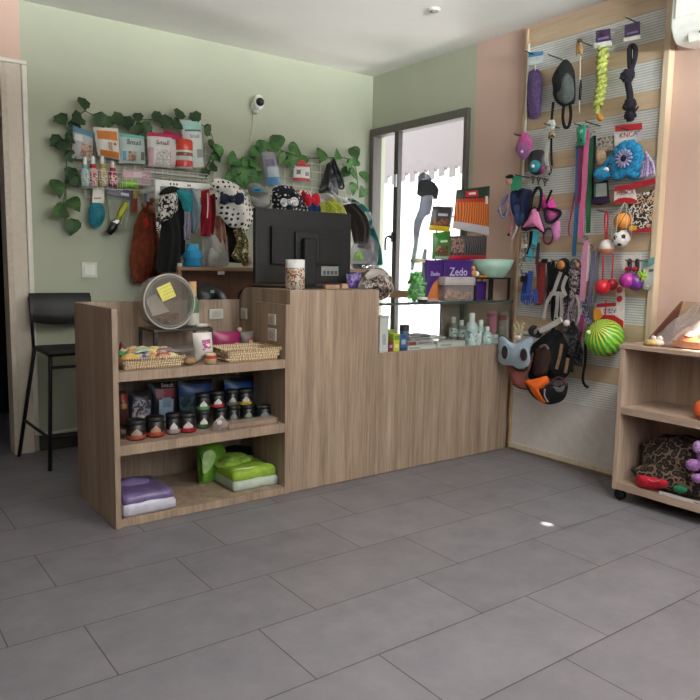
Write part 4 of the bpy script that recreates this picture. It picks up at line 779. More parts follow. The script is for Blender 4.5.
garm('pet_dress', 'black dress with a swirling black and white printed top', [(160, 196), (157, 212), (156.5, 224)], [(176, 192), (178, 205), (175, 216)], RY-.05, ZEB, .05, .01, 2, 1, extra=(
    ('skirt', MB(fab('#0b0b0c', .3)).loft(W([(161, 216), (160, 236), (156.5, 258), (156, 272)], RY-.03), W([(178, 210), (180.5, 232), (181, 255), (180.5, 272)], RY-.03), NW, .06, .012, 3, 24, 16, 2, .02)), ('collar', MB(fab('#0d0d0e')).puff(W([(159, 195), (163, 189), (172, 186), (180, 189), (178, 194), (167, 194)], RY-.06), NW, .02)), ('hem_print', MB(ZEB).puff(W([(156.5, 218), (161, 219), (160.5, 230), (157, 232)], RY-.075), NW, .01))))
garm('pet_vest', 'narrow black vest hanging between printed dress and teal shirt', [(178, 190), (178, 225), (179, 258)], [(184, 190), (184.5, 225), (184, 250)], RY-.02, fab('#0e0e10'), .03)
garm('pet_shirt', 'grey pet shirt with a teal front panel', [(184, 189), (187, 205), (190, 222), (191, 233)], [(193, 188), (201, 206), (199, 222), (194, 234)], RY-.03, fab('#7f8f96', .12), .05, .008, 2, 1, extra=(
    ('teal_panel', MB(fab('#1f7f88', .15)).puff(W([(176, 191), (182, 190), (191, 192), (193, 202), (190.5, 213), (184.5, 212), (181, 202)], RY-.07), NW, .03, fold=.004)), ('sash', MB(fab('#857d8c', .2)).loft(W([(184, 212), (183.5, 226), (184, 240)], RY-.07), W([(190, 212), (191, 226), (190, 240)], RY-.07), NW, .01, .006, 3)), ('sleeve', MB(fab('#8d9aa0', .12)).puff(W([(194, 190), (198, 194), (201, 207), (197.5, 211), (195, 203)], RY-.08), NW, .02))))
garm('pet_jacket', 'bright red pet jacket beside the white spotted one', [(201, 191), (200.5, 212), (200.5, 236)], [(208, 189), (209.5, 212), (210, 236)], RY-.04, fab('#9c1628', .25), .05, .01, 2, 3, extra=(('sleeve', MB(fab('#7a1422')).loft(W([(208, 196), (209, 216), (209, 233)], RY-.03), W([(215.5, 193), (215, 214), (213.5, 233)], RY-.03), NW, .03, .008, 2)), ('zip', MB(gloss('#c9a2a4')).strap(W([(207.5, 193), (207.8, 205), (207.2, 218)], RY-.105), NW, .008))))
garm('pet_sweater', 'faded rose and beige pet sweater below the spotted jacket', [(210, 216), (211, 234), (212, 250)], [(224, 216), (226, 236), (227, 256)], RY-.02, blotch(['#7d4d42', '#9c6d5b', '#8d8468'], 16), .04)
WD = dots('#d2cfc8', '#17171c', 34, .3)
t = garm('spotted_jacket', 'white pet jacket with black spots and a dark spotted bow', [(214, 182), (215.5, 196), (216, 206), (221, 217), (229, 227)], [(236, 184), (247, 196), (253, 208), (254, 220), (247, 231)], RY-.12, WD, .06, .01, 2, 2, extra=(('hood', MB(WD).puff(W([(212, 181), (220, 178.5), (234, 183), (240, 189), (228, 194), (216, 191)], RY-.15), NW, .04)),))
m_ = MB(dots('#151a33', '#c7c9cf', 60, .22)); bw = RY-.2
m_.puff(W([(231.5, 199), (226, 193.5), (220.5, 195), (220.5, 202), (225, 205)], bw), NW, .022).puff(W([(231.5, 199), (237, 193), (243.5, 194), (244, 202), (239, 206)], bw), NW, .022).ball(AY(231.8, 199, bw-.015), .022, 10, 8)
t.p('bow', m_)
garm('camo_trousers', 'olive and white camouflage pet trousers hanging below the spotted jacket', [(233, 230), (237, 243), (231, 256), (236, 262)], [(243, 229), (246, 243), (249, 254), (250, 262)], RY-.09, blotch(['#d2c8ae', '#58552e', '#8a8352', '#3b3523', '#cbbfa2'], 20), .05)
garm('dark_fleece', 'dark brown fleece between the spotted jacket and the monitor', [(224, 222), (224, 240), (225, 262)], [(238, 226), (241, 244), (252, 264)], RY, fab('#221b18'), .05)
t = Th('cloth_pouch', 'small beige cloth pouch on the cabinet beside the monitor', 'pouch'); t.p('body', MB(fab('#a98a78', .12)).puff(W([(241, 256), (247, 251), (251, 255), (252, 263), (243, 266.5)], RY-.06), NW, .03)); t.p('print', MB(mat('#6d5247')).prism(W([(245, 258), (249, 257), (249, 259), (245, 260)], RY-.095), NW, .002))
t = Th('peaked_hat', 'grey peaked hat with blue print beside the spotted jacket', 'hat')
GC = fab('#77766f', .12); yy = RY-.12
t.p('crown', MB(GC).puff(W([(247.5, 186), (252, 183), (260, 184.5), (266, 189), (268.5, 195), (257, 198.5), (250.5, 196), (248, 191)], yy), NW, .06)); t.p('brim', MB(fab('#85847d', .08)).puff(W([(250, 195.5), (258, 198), (268.5, 194.5), (270.5, 200), (269, 206), (262, 208), (256, 207), (252, 202)], yy-.05), NW, .02)); t.p('brim_edge', MB(fab('#4d4c48')).tube(cat(W([(252, 202), (256, 207.2), (262, 208.3), (269, 206.2), (270.7, 200)], yy-.055), 4), .005, 6))
t.p('blue_print', MB(fab('#2f80a6')).puff(W([(252.5, 188.5), (257, 187), (262.5, 189.5), (261, 192.5), (254, 191.5)], yy-.062), NW, .006)); t.p('dark_print', MB(mat('#1c2c3c')).puff(W([(255, 189), (260, 189.5), (259, 191), (255, 190.6)], yy-.067), NW, .004))
ND = dots('#12131d', '#c9cbcf', 40, .26)
t = garm('dotted_dress', 'dark navy pet dress with white dots and a white bow', [(273, 190), (271.5, 200), (273, 213)], [(291, 186), (301, 198), (309.5, 212)], RY-.1, ND, .06, .012, 3, 1)
m_ = MB(blotch(['#d8d6d2', '#9c9ca2', '#dedcd8'], 50)); m_.puff(W([(289, 202), (284, 198), (280, 201), (282, 206), (286, 206.5)], RY-.185), NW, .02).puff(W([(289, 202), (293, 197), (298, 199), (298, 205), (293, 206)], RY-.185), NW, .02).ball(AY(289, 202, RY-.2), .018, 10, 8)
t.p('bow', m_); t.p('collar', MB(ND).puff(W([(272, 190), (279, 185.5), (288, 186), (295, 191), (290, 196), (278, 196)], RY-.15), NW, .03))
t = garm('white_dress', 'white pet dress with red print and large red bow', [(294, 190), (298, 196), (303, 203)], [(310, 192), (316, 197), (318, 204)], RY-.06, blotch(['#d9cfcc', '#b02a3c', '#d9d2ce'], 24), .04)
m_ = MB(fab('#c81c30', .12)); m_.puff(W([(312.5, 200), (308, 194), (305, 197), (305.5, 204), (309, 207)], RY-.15), NW, .025).puff(W([(312.5, 200), (314, 193.5), (319, 194.5), (320, 203), (316, 207)], RY-.15), NW, .025).ball(AY(312.7, 200, RY-.17), .018, 10, 8)
t.p('red_bow', m_, label='red bow')
garm('pet_tunic', 'royal blue pet tunic under the red bow', [(307, 203), (308, 209), (308, 216)], [(318, 203), (320, 209), (320.5, 216)], RY-.11, fab('#1f3f72', .2), .03)
garm('yellow_fleece', 'fuzzy yellow-green pet fleece behind the top of the monitor', [(320, 203), (319, 209), (319.5, 217)], [(333, 199), (343, 206), (347.5, 217)], RY-.1, fur('#a3a83c'), .06, .012, 3, 1)
garm('white_blouse', 'crumpled white pet blouse above the yellow-green fleece', [(319, 194), (322, 198), (328, 203)], [(327, 193), (340, 197), (348.5, 203)], RY-.05, fab('#cfd0d0', .06), .05, .012, 3, 4)
garm('brown_jacket', 'dark brown quilted pet jacket right of the yellow-green fleece', [(343, 205), (349, 218), (352, 235), (354, 244)], [(354, 203), (363, 213), (369, 226), (369.5, 243)], RY-.09, fab('#2c2523', .3), .06, .014, 3, 2)
garm('teal_jacket', 'teal and white pet jacket at the right end of the rail', [(347, 199), (353, 205), (361, 213), (367, 225)], [(351, 198), (361, 204), (369, 214), (371.5, 230)], RY-.06, blotch(['#2b8f8d', '#2b8f8d', '#c9d6d2', '#217674'], 10), .04, .01, 2, 1)
garm('green_sleeve', 'teal green garment sleeve hanging lowest beside the window', [(367, 228), (371, 248), (376, 266)], [(371.5, 226), (378, 246), (382, 264)], RY-.04, fab('#25827a', .2), .03)
# ---- goods hung on the second grid
pouch('grey and lilac pouch with blue foot, left on the second grid', [(261, 152.5), (275, 152), (280.5, 185), (266, 186)], GY-.07, '#8d8b94', .04, bands=((.12, .95, .45, .75, '#a9b4bc', 'label'), (.05, 1, .76, 1, '#4a83ae', 'foot_band'), (.1, .6, .22, .42, '#6b6480', 'dark_print')))
pouch('white and red pack with red top hanging above the monitor', [(294, 165), (310, 165.5), (309.5, 181.5), (293, 180.5)], GY-.05, '#d5d2cb', .025, 'product_pack', 'pack', bands=((0, 1, .82, 1, '#b02636', 'foot_band'), (.1, .32, .3, .6, '#55545a', 'dark_print'), (.6, .85, .45, .7, '#7c7a80', 'grey_print'), (.05, .95, .0, .1, '#bd4048', 'top_band')))
t = Th('red_clip', 'red hang clip on top of the white and red pack', 'clip'); t.p('clip', MB(mat('#b33a3c', .5)).puff(W([(297.5, 165), (299, 161), (303, 160), (306, 163), (306, 166)], GY-.055), NW, .012))
t = Th('black_bag', 'black glossy bag hanging from the second grid', 'bag')
t.p('body', MB(mat('#0e0e11', .3, 0, .3, 40, .5)).puff(W([(331, 161), (334, 157.5), (336.5, 163), (341, 174), (344.5, 186), (342, 189.5), (337, 189), (338, 196), (328, 194), (319, 193), (321, 184), (325, 171), (327, 164)], GY-.05), NW, .05, fold=.012, fq=60)); t.p('painted_gloss', MB(gloss('#4a4a4d', .2)).puff(W([(328.5, 182), (331, 175), (334, 178), (334.5, 187), (331, 191), (328.5, 189)], GY-.09), NW, .012)); t.p('strap', MB(BLKF).tube(cat(W([(334, 160), (339, 173), (344, 186), (340, 188.5), (337, 178), (333, 166)], GY-.1), 4, True), .006, 6, True))  # grey patch puts the bag's sheen into its colour
# ---- ivy garlands
LEAF = blotch(['#1a3316', '#25431e', '#335426'], 14, .6); LEAF2 = blotch(['#2f5426', '#416f33', '#578543'], 14, .6)
def leaf(m_, c, s, a, lobes, sd):
    r = random.Random(sd); n = (V((r.uniform(-.5, .5), -1, r.uniform(-.2, .5)))).normalized(); u = n.cross(V((math.sin(a), 0, math.cos(a)))).normalized(); v = u.cross(n)
    if lobes: prof = [(0, -.5), (.45, -.66), (.66, -.32), (.88, -.05), (.68, .28), (.55, .6), (.26, .68), (0, 1.0)]
    else: prof = [(0, -.5), (.35, -.72), (.72, -.45), (.78, -.05), (.55, .4), (.25, .75), (0, 1.05)]
    vs = [c+v*(y*s)-n*(-.0) for x, y in prof]; N = len(prof); vs = []
    for sg in (-1, 1):
        for x, y in prof: vs.append(c+u*(sg*x*s)+v*(y*s)+n*(.25*s*x+.12*s*math.sin(y*2+sd)))
    for x, y in prof: vs.append(c+v*(y*s)+n*(-.02*s))
    fs = []
    for q in range(2):
        for i in range(N-1): fs.append((q*N+i, q*N+i+1, 2*N+i+1, 2*N+i))
    m_.add(vs, fs); m_.add([x-n*.0025 for x in vs], fs)
def garland(label, stem, lv, lobes, m1):
    t = Th('ivy_garland', label, 'garland', 'artificial ivy garlands'); yy = GY-.02
    for q in stem: t.p('stem', MB(mat('#5b6a4a', .7)).tube(cat(W(q, yy), 6), .0035, 6))
    m_ = MB(m1)
    for i, (px, py, s) in enumerate(lv): leaf(m_, AY(px, py, yy-.015-.03*random.Random(i).random()), s*.0064*(.85 if lobes else .97), PI+random.Random(i+50).uniform(-1.1, 1.1), lobes, i)
    t.p('foliage', m_); return t
garland('dark lobed ivy garland arched around the pouches at the left', [[(66, 226), (64, 205), (66, 180), (67, 155), (70, 130), (83, 112), (95, 115), (130, 119), (165, 120), (195, 122), (210, 132), (214, 150), (212, 168)]],
    [(83, 103, 9), (61, 119, 9), (78, 119, 10), (74, 126, 8), (57, 141, 9), (62, 146, 8), (70, 138, 8), (70, 156, 8), (71, 172, 8), (74, 181, 8), (100, 119, 10), (108, 121, 8), (119, 119, 10), (127, 122, 10), (138, 117, 7), (138, 128, 9), (146, 128, 9), (157, 117, 9), (166, 121, 10), (179, 114, 9), (177, 124, 9), (195, 117, 9), (207, 130, 9), (211, 144, 8), (213, 167, 8), (205, 172, 7)], True, LEAF)
garland('heart-leaved ivy strand trailing down at the left of the brushes', [[(66, 178), (66, 200), (67, 225)]], [(57, 187, 10), (74, 204, 9), (60, 212, 10), (73, 226, 9), (72, 178, 8)], False, blotch(['#243f1b', '#335427', '#456632'], 14, .6))
garland('green heart-leaved ivy garland arched over the second grid', [[(226, 176), (236, 168), (250, 158), (270, 146), (285, 152), (305, 158), (325, 158), (345, 158), (355, 166), (358, 190)], [(205, 170), (214, 152), (219, 146)]],
    [(218, 150, 9), (216, 157, 7), (233, 160, 11), (238, 170, 11), (232, 176, 10), (246, 163, 9), (254, 163, 10), (250, 172, 10), (257, 176, 9), (242, 180, 10), (250, 183, 9), (262, 146, 9), (255, 152, 9), (272, 147, 8), (277, 142, 11), (281, 157, 9), (291, 162, 10), (294, 149, 10), (303, 160, 8), (321, 155, 11), (337, 155, 9), (354, 153, 10), (349, 166, 11), (353, 173, 9), (356, 162, 8), (364, 176, 9), (352, 188, 9), (362, 192, 9), (345, 172, 8)], False, LEAF2)
# ================================================================== low cabinet against the back wall
CY0, CX0, CX1 = 3.86, AY(178.5, 268, 3.86).x, AY(373, 272, 3.86).x
t = Th('low_cabinet', 'brown wood cabinet against the green wall under the pet clothes', 'cabinet')
zt = 1.075; CW = wood('#7d6048', '#94745a', '#a88769', axis='x')
t.p('top', MB(CW).box(CX0-.005, CX1, CY0, YB-.02, zt-.022, zt), bevel=.002); t.p('side_panel', MB(CW).box(CX0, CX0+.02, CY0+.005, YB-.02, 0, zt-.022)); t.p('side_panel', MB(CW).box(CX1-.02, CX1, CY0+.005, YB-.02, 0, zt-.022)); t.p('back_panel', MB(DARKW).box(CX0+.02, CX1-.02, CY0+.12, CY0+.14, 0, zt-.022)); t.p('shelf', MB(CW).box(CX0+.02, CX1-.02, CY0+.01, CY0+.12, .5, .52))
q = AY(221, 271.5, CY0); t.p('bracket', MB(gloss('#cdc8bd')).box(q.x-.022, q.x+.022, CY0-.004, CY0+.006, zt-.045, zt-.024), bevel=.002)
def onz(px, z, y, dz=0): return AY(px, 268, y)+V((0, 0, z-AY(px, 268, y).z))
t = Th('bowl_stack', 'stack of three bright blue plastic pet bowls on the low cabinet', 'bowls'); yy = 3.94
c0 = onz(192.5, zt, yy)
for r, h0, h1, c1 in ((.058, 0, .055, '#2f93c9'), (.062, .05, .1, '#3fa6da'), (.04, .095, .135, '#55b9e2')): t.p('bowl', MB(gloss(c1)).lathe(c0, [(0, h0), (r*.8, h0), (r, h0+.008), (r*.82, h1-.012), (r*.95, h1-.004), (r*.9, h1), (0, h1-.004)], 22))
t = Th('bottle_stopper', 'tiny white stopper standing at the left end of the low cabinet', 'stopper'); t.p('cap', MB(gloss('#d4cfc6')).lathe(onz(179.5, zt, 3.88), [(0, 0), (.014, 0), (.014, .016), (.01, .02), (0, .02)], 14))
t = Th('plastic_sack', 'grey clear-wrapped package standing on the cabinet, left of the monitor', 'package')
t.p('bag', MB(mat('#9a958f', .35, 0, .12, 25, .4)).loft(W([(202.5, 235), (202, 250), (203.5, 265.5)], 3.95), W([(227.5, 235.5), (228, 250), (228.5, 266)], 3.95), NW, .05, .008, 3, 20, 16, 2, .02)); t.p('front_pack', MB(mat('#8f8d88', .25, 0, .12, 30, .4)).puff(W([(209.5, 249), (218, 246.5), (227, 248), (228.5, 257), (227.5, 266), (209, 266)], 3.9), NW, .02, smooth=2))
# tray with bowl at the right of the monitor
t = Th('clear_bag', 'clear bag holding a dark dish, on the cabinet right of the monitor', 'bag'); yy = 3.9
t.p('wrap', MB(clear('#e2e2e6', .1, .12)).puff(W([(351, 250), (356, 240), (365, 234), (374, 238), (378, 248), (376.5, 262), (371, 267), (352, 268)], yy-.04), NW, .06, fold=.012, fq=60)); c0 = onz(361.5, zt, yy); t.p('dish', MB(gloss('#17181f')).lathe(c0, [(0, 0), (.05, .002), (.062, .03), (.064, .034), (.055, .03), (0, .006)], 22))
t.p('brown_wrap', MB(mat('#4a3a38', .4, 0, .4, 30, .5)).puff(W([(357, 247), (366, 238), (376, 241), (377, 256), (371, 262), (368, 250)], yy), NW, .03, fold=.01))
t = Th('lime_tag', 'lime green triangular tag leaning by the dark dish', 'tag'); t.p('tag', MB(mat('#a6d84a', .5)).puff(W([(352.5, 261), (354, 253), (359.5, 250), (365, 258), (364, 262)], 3.885), NW, .01, smooth=1)); t.p('print', MB(mat('#7cae2c')).prism(W([(355, 260), (356, 256), (359, 255), (361, 260)], 3.873), NW, .001))
# black chair behind the counter
t = Th('office_chair', 'black rounded chair back showing behind the shelf counter', 'chair'); yy = 3.66
o_ = [(192, 316), (192, 300), (194, 290), (200, 285), (209, 283.5), (217, 286), (224, 292), (227, 300), (227, 316)]; P = W(o_, yy); c0 = sum(P, V())/len(P)
t.p('backrest', MB(mat('#0c0c0e', .35)).puff(P, NW, .05, wob=.02)); t.p('painted_highlight', MB(gloss('#9fa6aa')).box(*(lambda q: (q.x-.012, q.x+.012, q.y-.004, q.y, q.z-.008, q.z+.008))(AY(212, 291.5, yy-.045))))  # pale block on the backrest is a painted highlight
t.p('seat', MB(BLKF).box(c0.x-.2, c0.x+.2, yy-.05, yy+.14, .5, .56), bevel=.02); t.p('post', MB(BLK).cyl(V((c0.x, yy+.05, .05)), V((c0.x, yy+.05, .5)), .025)); t.p('back_post', MB(BLK).cyl(V((c0.x, yy+.02, .53)), V((c0.x, yy+.01, c0.z)), .02)); t.p('base', MB(BLK).lathe(V((c0.x, yy+.05, 0)), [(0, .05), (.03, .05), (.12, .02), (.12, 0), (0, 0)], 20))
# ================================================================== ON THE TALL COUNTER
ZT = .978
t = Th('monitor', 'black flat computer monitor seen from behind on the tall counter', 'monitor'); MY = 3.13
a, b_ = AY(255.5, 209, MY), AY(351.5, 215.5, MY); x0, x1, z1 = a.x, b_.x, 1.375; z0 = 1.0
PL = mat('#101213', .6, 0, .06, 60); PL2 = mat('#08090a', .65, 0, .06, 60)
t.p('shell', MB(PL).box(x0, x1, MY, MY+.03, z0, z1), bevel=.006); t.p('screen', MB(gloss('#050507', .12)).box(x0+.012, x1-.012, MY+.03, MY+.032, z0+.02, z1-.012))
a, b_ = AY(272, 226, MY-.02), AY(342, 265, MY-.02); m_ = MB(PL2).box(a.x, b_.x, MY-.022, MY, b_.z, a.z).use(mat('#0c0d0e', .6))
for i in range(9):
    z = a.z-.02-.02*i
    m_.box(a.x+.015, a.x+.16, MY-.0245, MY-.021, z-.005, z+.003); m_.box(b_.x-.16, b_.x-.015, MY-.0245, MY-.021, z-.005, z+.003)
t.p('rear_housing', m_)
a2, b2_ = AY(296, 231, MY-.04), AY(320, 263, MY-.04); t.p('mount_plate', MB(PL).box(a2.x, b2_.x, MY-.04, MY-.02, b2_.z, a2.z), bevel=.006)
nx = (AY(309, 262, MY-.06).x); t.p('neck', MB(PL2).ob(V((nx, MY-.06, 1.11)), V((.038, 0, 0)), V((0, .02, 0)), V((0, 0, .125))), bevel=.012); t.p('base', MB(PL2).lathe(V((nx, MY-.03, ZT)), [(0, .014), (.1, .012), (.125, .004), (.125, 0), (0, 0)], 28))
q = AY(330, 270, MY-.003); t.p('port_label', MB(mat('#8f9393', .4)).box(q.x-.055, q.x+.055, MY-.003, MY, q.z-.03, q.z+.02)); m_ = MB(mat('#4a4d50', .4))
for i in range(4): m_.box(q.x-.045+i*.025, q.x-.028+i*.025, MY-.005, MY-.002, q.z-.025, q.z-.005)
t.p('ports', m_)
t = Th('tin_can', 'white can with brown printed pattern standing before the monitor', 'can'); c0 = AY(295, 289, 2.93); c0.z = ZT; r = .047; h = AY(295, 259.5, 2.93).z-ZT
t.p('body', MB(blotch(['#d8d2c8', '#d8d2c8', '#8c5c3c', '#d2c8bb', '#a87a58'], 22, .4)).lathe(c0, [(0, 0), (r, 0), (r, h*.72)], 26)); t.p('rim', MB(gloss('#d9d8d4', .35)).lathe(c0, [(r, h*.72), (r, h), (r*.95, h), (r*.95, h*.9), (0, h*.9)], 26))
t = Th('wooden_block', 'low strip of pale wood pieces at the foot of the monitor', 'block'); a = AY(333, 288, 2.99); t.p('block', MB(mat('#a58468', .6)).box(a.x-.06, a.x+.03, 2.97, 3.0, ZT, ZT+.02), bevel=.003); t.p('block', MB(mat('#b3957a', .6)).box(a.x+.04, a.x+.08, 2.965, 2.995, ZT, ZT+.026), bevel=.003)
pouch('small purple foil bag at the right end of the tall counter', [(346.5, 274), (361, 272), (362, 289.5), (347, 290)], 3.02, '#4d3478', .03, 'foil_bag', 'bag', m=blotch(['#3f2a66', '#5a4588', '#8a78ae', '#4a3474'], 30, .3))
t = Th('crinkled_bag', 'brown and silver crinkled clear bag slumped over the tall counter\'s right edge', 'bag')
t.p('body', MB(blotch(['#4b3a32', '#6b574c', '#a9a19b', '#43352e', '#7d7068'], 26, .25)).puff(W([(358, 290), (361, 279), (367, 270), (375, 267.5), (384, 269), (390, 277), (391.5, 288), (388, 297), (381, 300), (377, 297), (372, 290.5)], 2.98), NW, .05, fold=.014, fq=70, wob=.5)); t.p('shine', MB(clear('#e6e2de', .4)).puff(W([(366, 274), (374, 269), (384, 271), (386, 277), (376, 275), (368, 280)], 2.925), NW, .02, fold=.006))
t = Th('black_cable', 'black cable looping over the tall counter\'s left corner', 'cable'); t.p('cable', MB(BLK).tube(cat([AY(238, 302, 3.36), AY(240, 293, 3.35), AY(246, 289, 3.32), AY(252, 286.5, 3.26), V((1.8, 3.2, ZT+.006)), V((1.9, 3.15, ZT+.006))], 5), .006, 6))
# wall sockets fixed inside the open counter
def stick(lb, c, u, v, n, w, h):
    t = Th('white_socket', lb, 'socket', 'white sockets on the counter'); t.p('plate', MB(gloss('#bdb9b2', .4)).ob(c+n*.005, u*w, v*h, n*.005), bevel=.003); t.p('face', MB(mat('#aaa69f', .4)).ob(c+n*.011, u*w*.6, v*h*.6, n*.001))
X_, Z_ = V((1, 0, 0)), V((0, 0, 1)); Y_ = V((0, 1, 0))
stick('wide white socket plate on the back panel of the open counter', AY(215.5, 314, YK-.02), X_, Z_, NW, .04, .026)
xs = XM-PT-.002
stick('white socket plate on the counter side nearest the back corner', AX(245, 313.5, XM), Y_, Z_, NB, .03, .028)
stick('upper of two white socket plates on the counter side panel', AX(272.8, 319.5, xs), Y_, Z_, NB, .032, .026)
stick('lower of two white socket plates on the counter side panel', AX(273, 334.5, xs), Y_, Z_, NB, .036, .03)
# ================================================================== OPEN COUNTER, TOP SHELF
Z1, Z2, Z3 = .654, .347, .036
WICK = stripes('#a58a68', '#d8c4a4', 30, 'X', 6); WICK2 = stripes('#8f7350', '#cbb490', 30, 'X', 6)
def wicker(lb, x0, x1, y0, y1, h):
    t = Th('wicker_basket', lb, 'basket', 'shallow wicker baskets'); z = Z1; fl = .015
    m_ = MB(WICK); rows = 4
    for r in range(rows):
        e = fl*r/rows; zz = z+.004+h*(r+.5)/rows; per = []
        for (ax, ay), (bx, by) in (((x0-e, y0-e), (x1+e, y0-e)), ((x1+e, y0-e), (x1+e, y1+e)), ((x1+e, y1+e), (x0-e, y1+e)), ((x0-e, y1+e), (x0-e, y0-e))):
            N = int(max(abs(bx-ax), abs(by-ay))/.016)
            for i in range(N): 
                w = .0035*(1 if (i+r) % 2 else -1); px, py = ax+(bx-ax)*i/N, ay+(by-ay)*i/N
                per.append(V((px+(w if ax == bx else 0), py+(w if ay == by else 0), zz)))
        m_.tube(per, h/rows*.56, 6, True)
    t.p('woven_side', m_); t.p('rim', MB(WICK2).tube([V((x0-fl, y0-fl, z+h+.004)), V((x1+fl, y0-fl, z+h+.004)), V((x1+fl, y1+fl, z+h+.004)), V((x0-fl, y1+fl, z+h+.004))], .006, 6, True)); t.p('bottom', MB(WICK2).box(x0, x1, y0, y1, z+.0005, z+.006))
xa, xb = AY(122, 368, 2.87).x, AY(181, 366, 2.87).x; bx0, bx1 = xa+.012, xb
wicker('shallow wicker basket of wrapped treats at the left of the top shelf', bx0, bx1, 2.872, 3.05, .04)
r = random.Random(3)
cols = [('#c9a23a', 'yellow'), ('#b9c3cf', 'white and blue'), ('#4a5f9c', 'dark blue'), ('#c98f3a', 'amber'), ('#9c4a3a', 'brick red'), ('#d8cfae', 'cream'), ('#3f7a52', 'dark green'), ('#b07a3c', 'brown'), ('#93a892', 'sage green'), ('#c9c0ae', 'beige'), ('#d3b65a', 'straw yellow'), ('#7d6470', 'dull mauve')]
for i, (c1, nm) in enumerate(cols):
    x = bx0+.035+(bx1-bx0-.07)*((i % 6)/5); y = 2.905+.075*(i//6)+r.uniform(-.01, .01); z = Z1+.042+.016*(i//6)+r.uniform(0, .01); an = r.uniform(-.6, .6)
    u = V((math.cos(an), math.sin(an), r.uniform(-.2, .2))); v = V((-math.sin(an), math.cos(an), .3)); n = u.cross(v).normalized(); c_ = V((x, y, z))
    t = Th('wrapped_treat', '%s wrapped treat heaped in the left wicker basket' % nm, 'treat', 'wrapped treats in the basket')
    t.p('wrapper', MB(gloss(c1, .3)).puff([c_+u*a+v*b_ for a, b_ in ((-.034, -.02), (0, -.017), (.034, -.02), (.036, .018), (0, .016), (-.034, .02))], n, .014, back=1, smooth=2)); t.p('print', MB(blotch([c1, '#c9b98f', c1], 60, .3)).puff([c_+n*.0125+u*a+v*b_ for a, b_ in ((-.018, -.01), (.018, -.01), (.018, .01), (-.018, .01))], n, .004, back=0, smooth=2))
t = Th('dark_red_treat', 'dark red treat pack leaning on the left panel behind the treats', 'treat'); t.p('wrapper', MB(gloss('#6a2f2a', .4)).puff(W([(119.5, 344), (122, 342), (126, 349), (128, 357), (120, 359)], 3.07), NW, .02)); t.p('print', MB(gloss('#a56a5c')).puff(W([(121, 348), (124, 349), (125, 355), (121.5, 355)], 3.048), NW, .003))
xa, xb = AY(229, 363, 2.87).x, AY(277, 360, 2.87).x; wicker('shallow wicker basket, nearly empty, at the right of the top shelf', xa, xb, 2.872, 3.05, .05)
t = Th('brown_chew', 'small brown chew left of the white pink-printed pack', 'chew'); c_ = AY(190, 363.5, 2.88); c_.z = Z1+.017; t.p('chew', MB(mat('#8d7150', .8, 0, .25, 60, .4)).ball(c_, (.032, .02, .017), wob=.3))
t = Th('grey_box', 'flat grey box under the black riser', 'box'); a = AY(165, 350, 3.09); t.p('box', MB(mat('#8c8782', .6)).box(a.x, a.x+.22, 3.06, 3.2, Z1, Z1+.05), bevel=.004); t.p('lid_line', MB(mat('#6e6a66', .6)).box(a.x-.0005, a.x+.2205, 3.0595, 3.2, Z1+.034, Z1+.036))
# riser
t = Th('black_riser', 'low black metal riser shelf in the open counter under the round tub', 'riser'); ry0, ry1 = 3.07, 3.27; a, b_ = AY(154, 331, ry0), AY(213, 327, ry0); zr = a.z; BM = mat('#1a1817', .5)
t.p('top', MB(mat('#2a2320', .45)).box(a.x, b_.x, ry0, ry1, zr-.008, zr+.004), bevel=.002)
for x in (a.x+.008, b_.x-.008):
    for y in (ry0+.008, ry1-.008): t.p('leg', MB(BM).box(x-.007, x+.007, y-.007, y+.007, Z1, zr-.008))
for y in (ry0+.008,): t.p('rail', MB(BM).box(a.x, b_.x, y-.004, y+.004, Z1+.04, Z1+.048))
# round clear tub on its side
t = Th('clear_tub', 'round clear plastic tub standing on its side on the black riser', 'tub'); TY = 3.09; c0 = AY(169.5, 299.5, TY); R_ = 27.5*mpp(c0); c0.z = zr+.004+R_; ax = V((.06, -1, .04)).normalized()
PLA = clear('#e0ddd8', .07, .15)
t.p('wall', MB(PLA).lathe(c0, [(R_*.98, .0), (R_*.93, -.11)], 32, ax)); t.p('lid', MB(clear('#dedbd6', .1, .15)).lathe(c0, [(0, .008), (R_*.9, .008), (R_*.97, .004)], 40, ax)); t.p('bottom', MB(PLA).lathe(c0, [(0, -.11), (R_*.93, -.11)], 32, ax))
u = ax.cross(Z_).normalized()*-1; v = u.cross(ax)*-1
if v.z < 0: v = -v
if u.x < 0: u = -u
m_ = MB(mat('#a9a5a0', .35)); m_.tube([c0+(u*math.cos(a*PI/24)+v*math.sin(a*PI/24))*R_*.985+ax*.002 for a in range(48)], .0045, 8, True); t.p('rim', m_)
t.p('rim', MB(mat('#98948f', .35)).tube([c0+(u*math.cos(a*PI/24)+v*math.sin(a*PI/24))*R_*.9+ax*.004 for a in range(48)], .003, 6, True))
s = mpp(c0)
def tp(px, py, w): return c0+u*((px-169.5)*s)-v*((py-299.5)*s)+ax*w
t2 = Th('yellow_note', 'yellow sticky note with handwriting on the clear tub', 'note'); t2.p('note', MB(mat('#dcd66a', .7)).prism([tp(155, 286, .01), tp(169.5, 280, .01), tp(175.5, 294, .012), tp(161, 299.5, .011)], ax, .0012)); m_ = MB(mat('#857f3a'))
for i in range(4):
    for j in range(4): m_.tube([tp(159+i*3.1+j*1.4, 287.5+j*3-i*1.2, .0128), tp(160.6+i*3.1+j*1.4, 286.2+j*3-i*1.2, .0128)], .0011, 4)
t2.p('handwriting', m_)
t2 = Th('paper_slip', 'white paper slip inside the clear tub', 'paper'); t2.p('paper', MB(mat('#c4bdb2', .8)).prism([tp(147, 297, -.03), tp(158, 291.5, -.03), tp(172.5, 309.5, -.03), tp(154, 314, -.03)], ax, .0015))
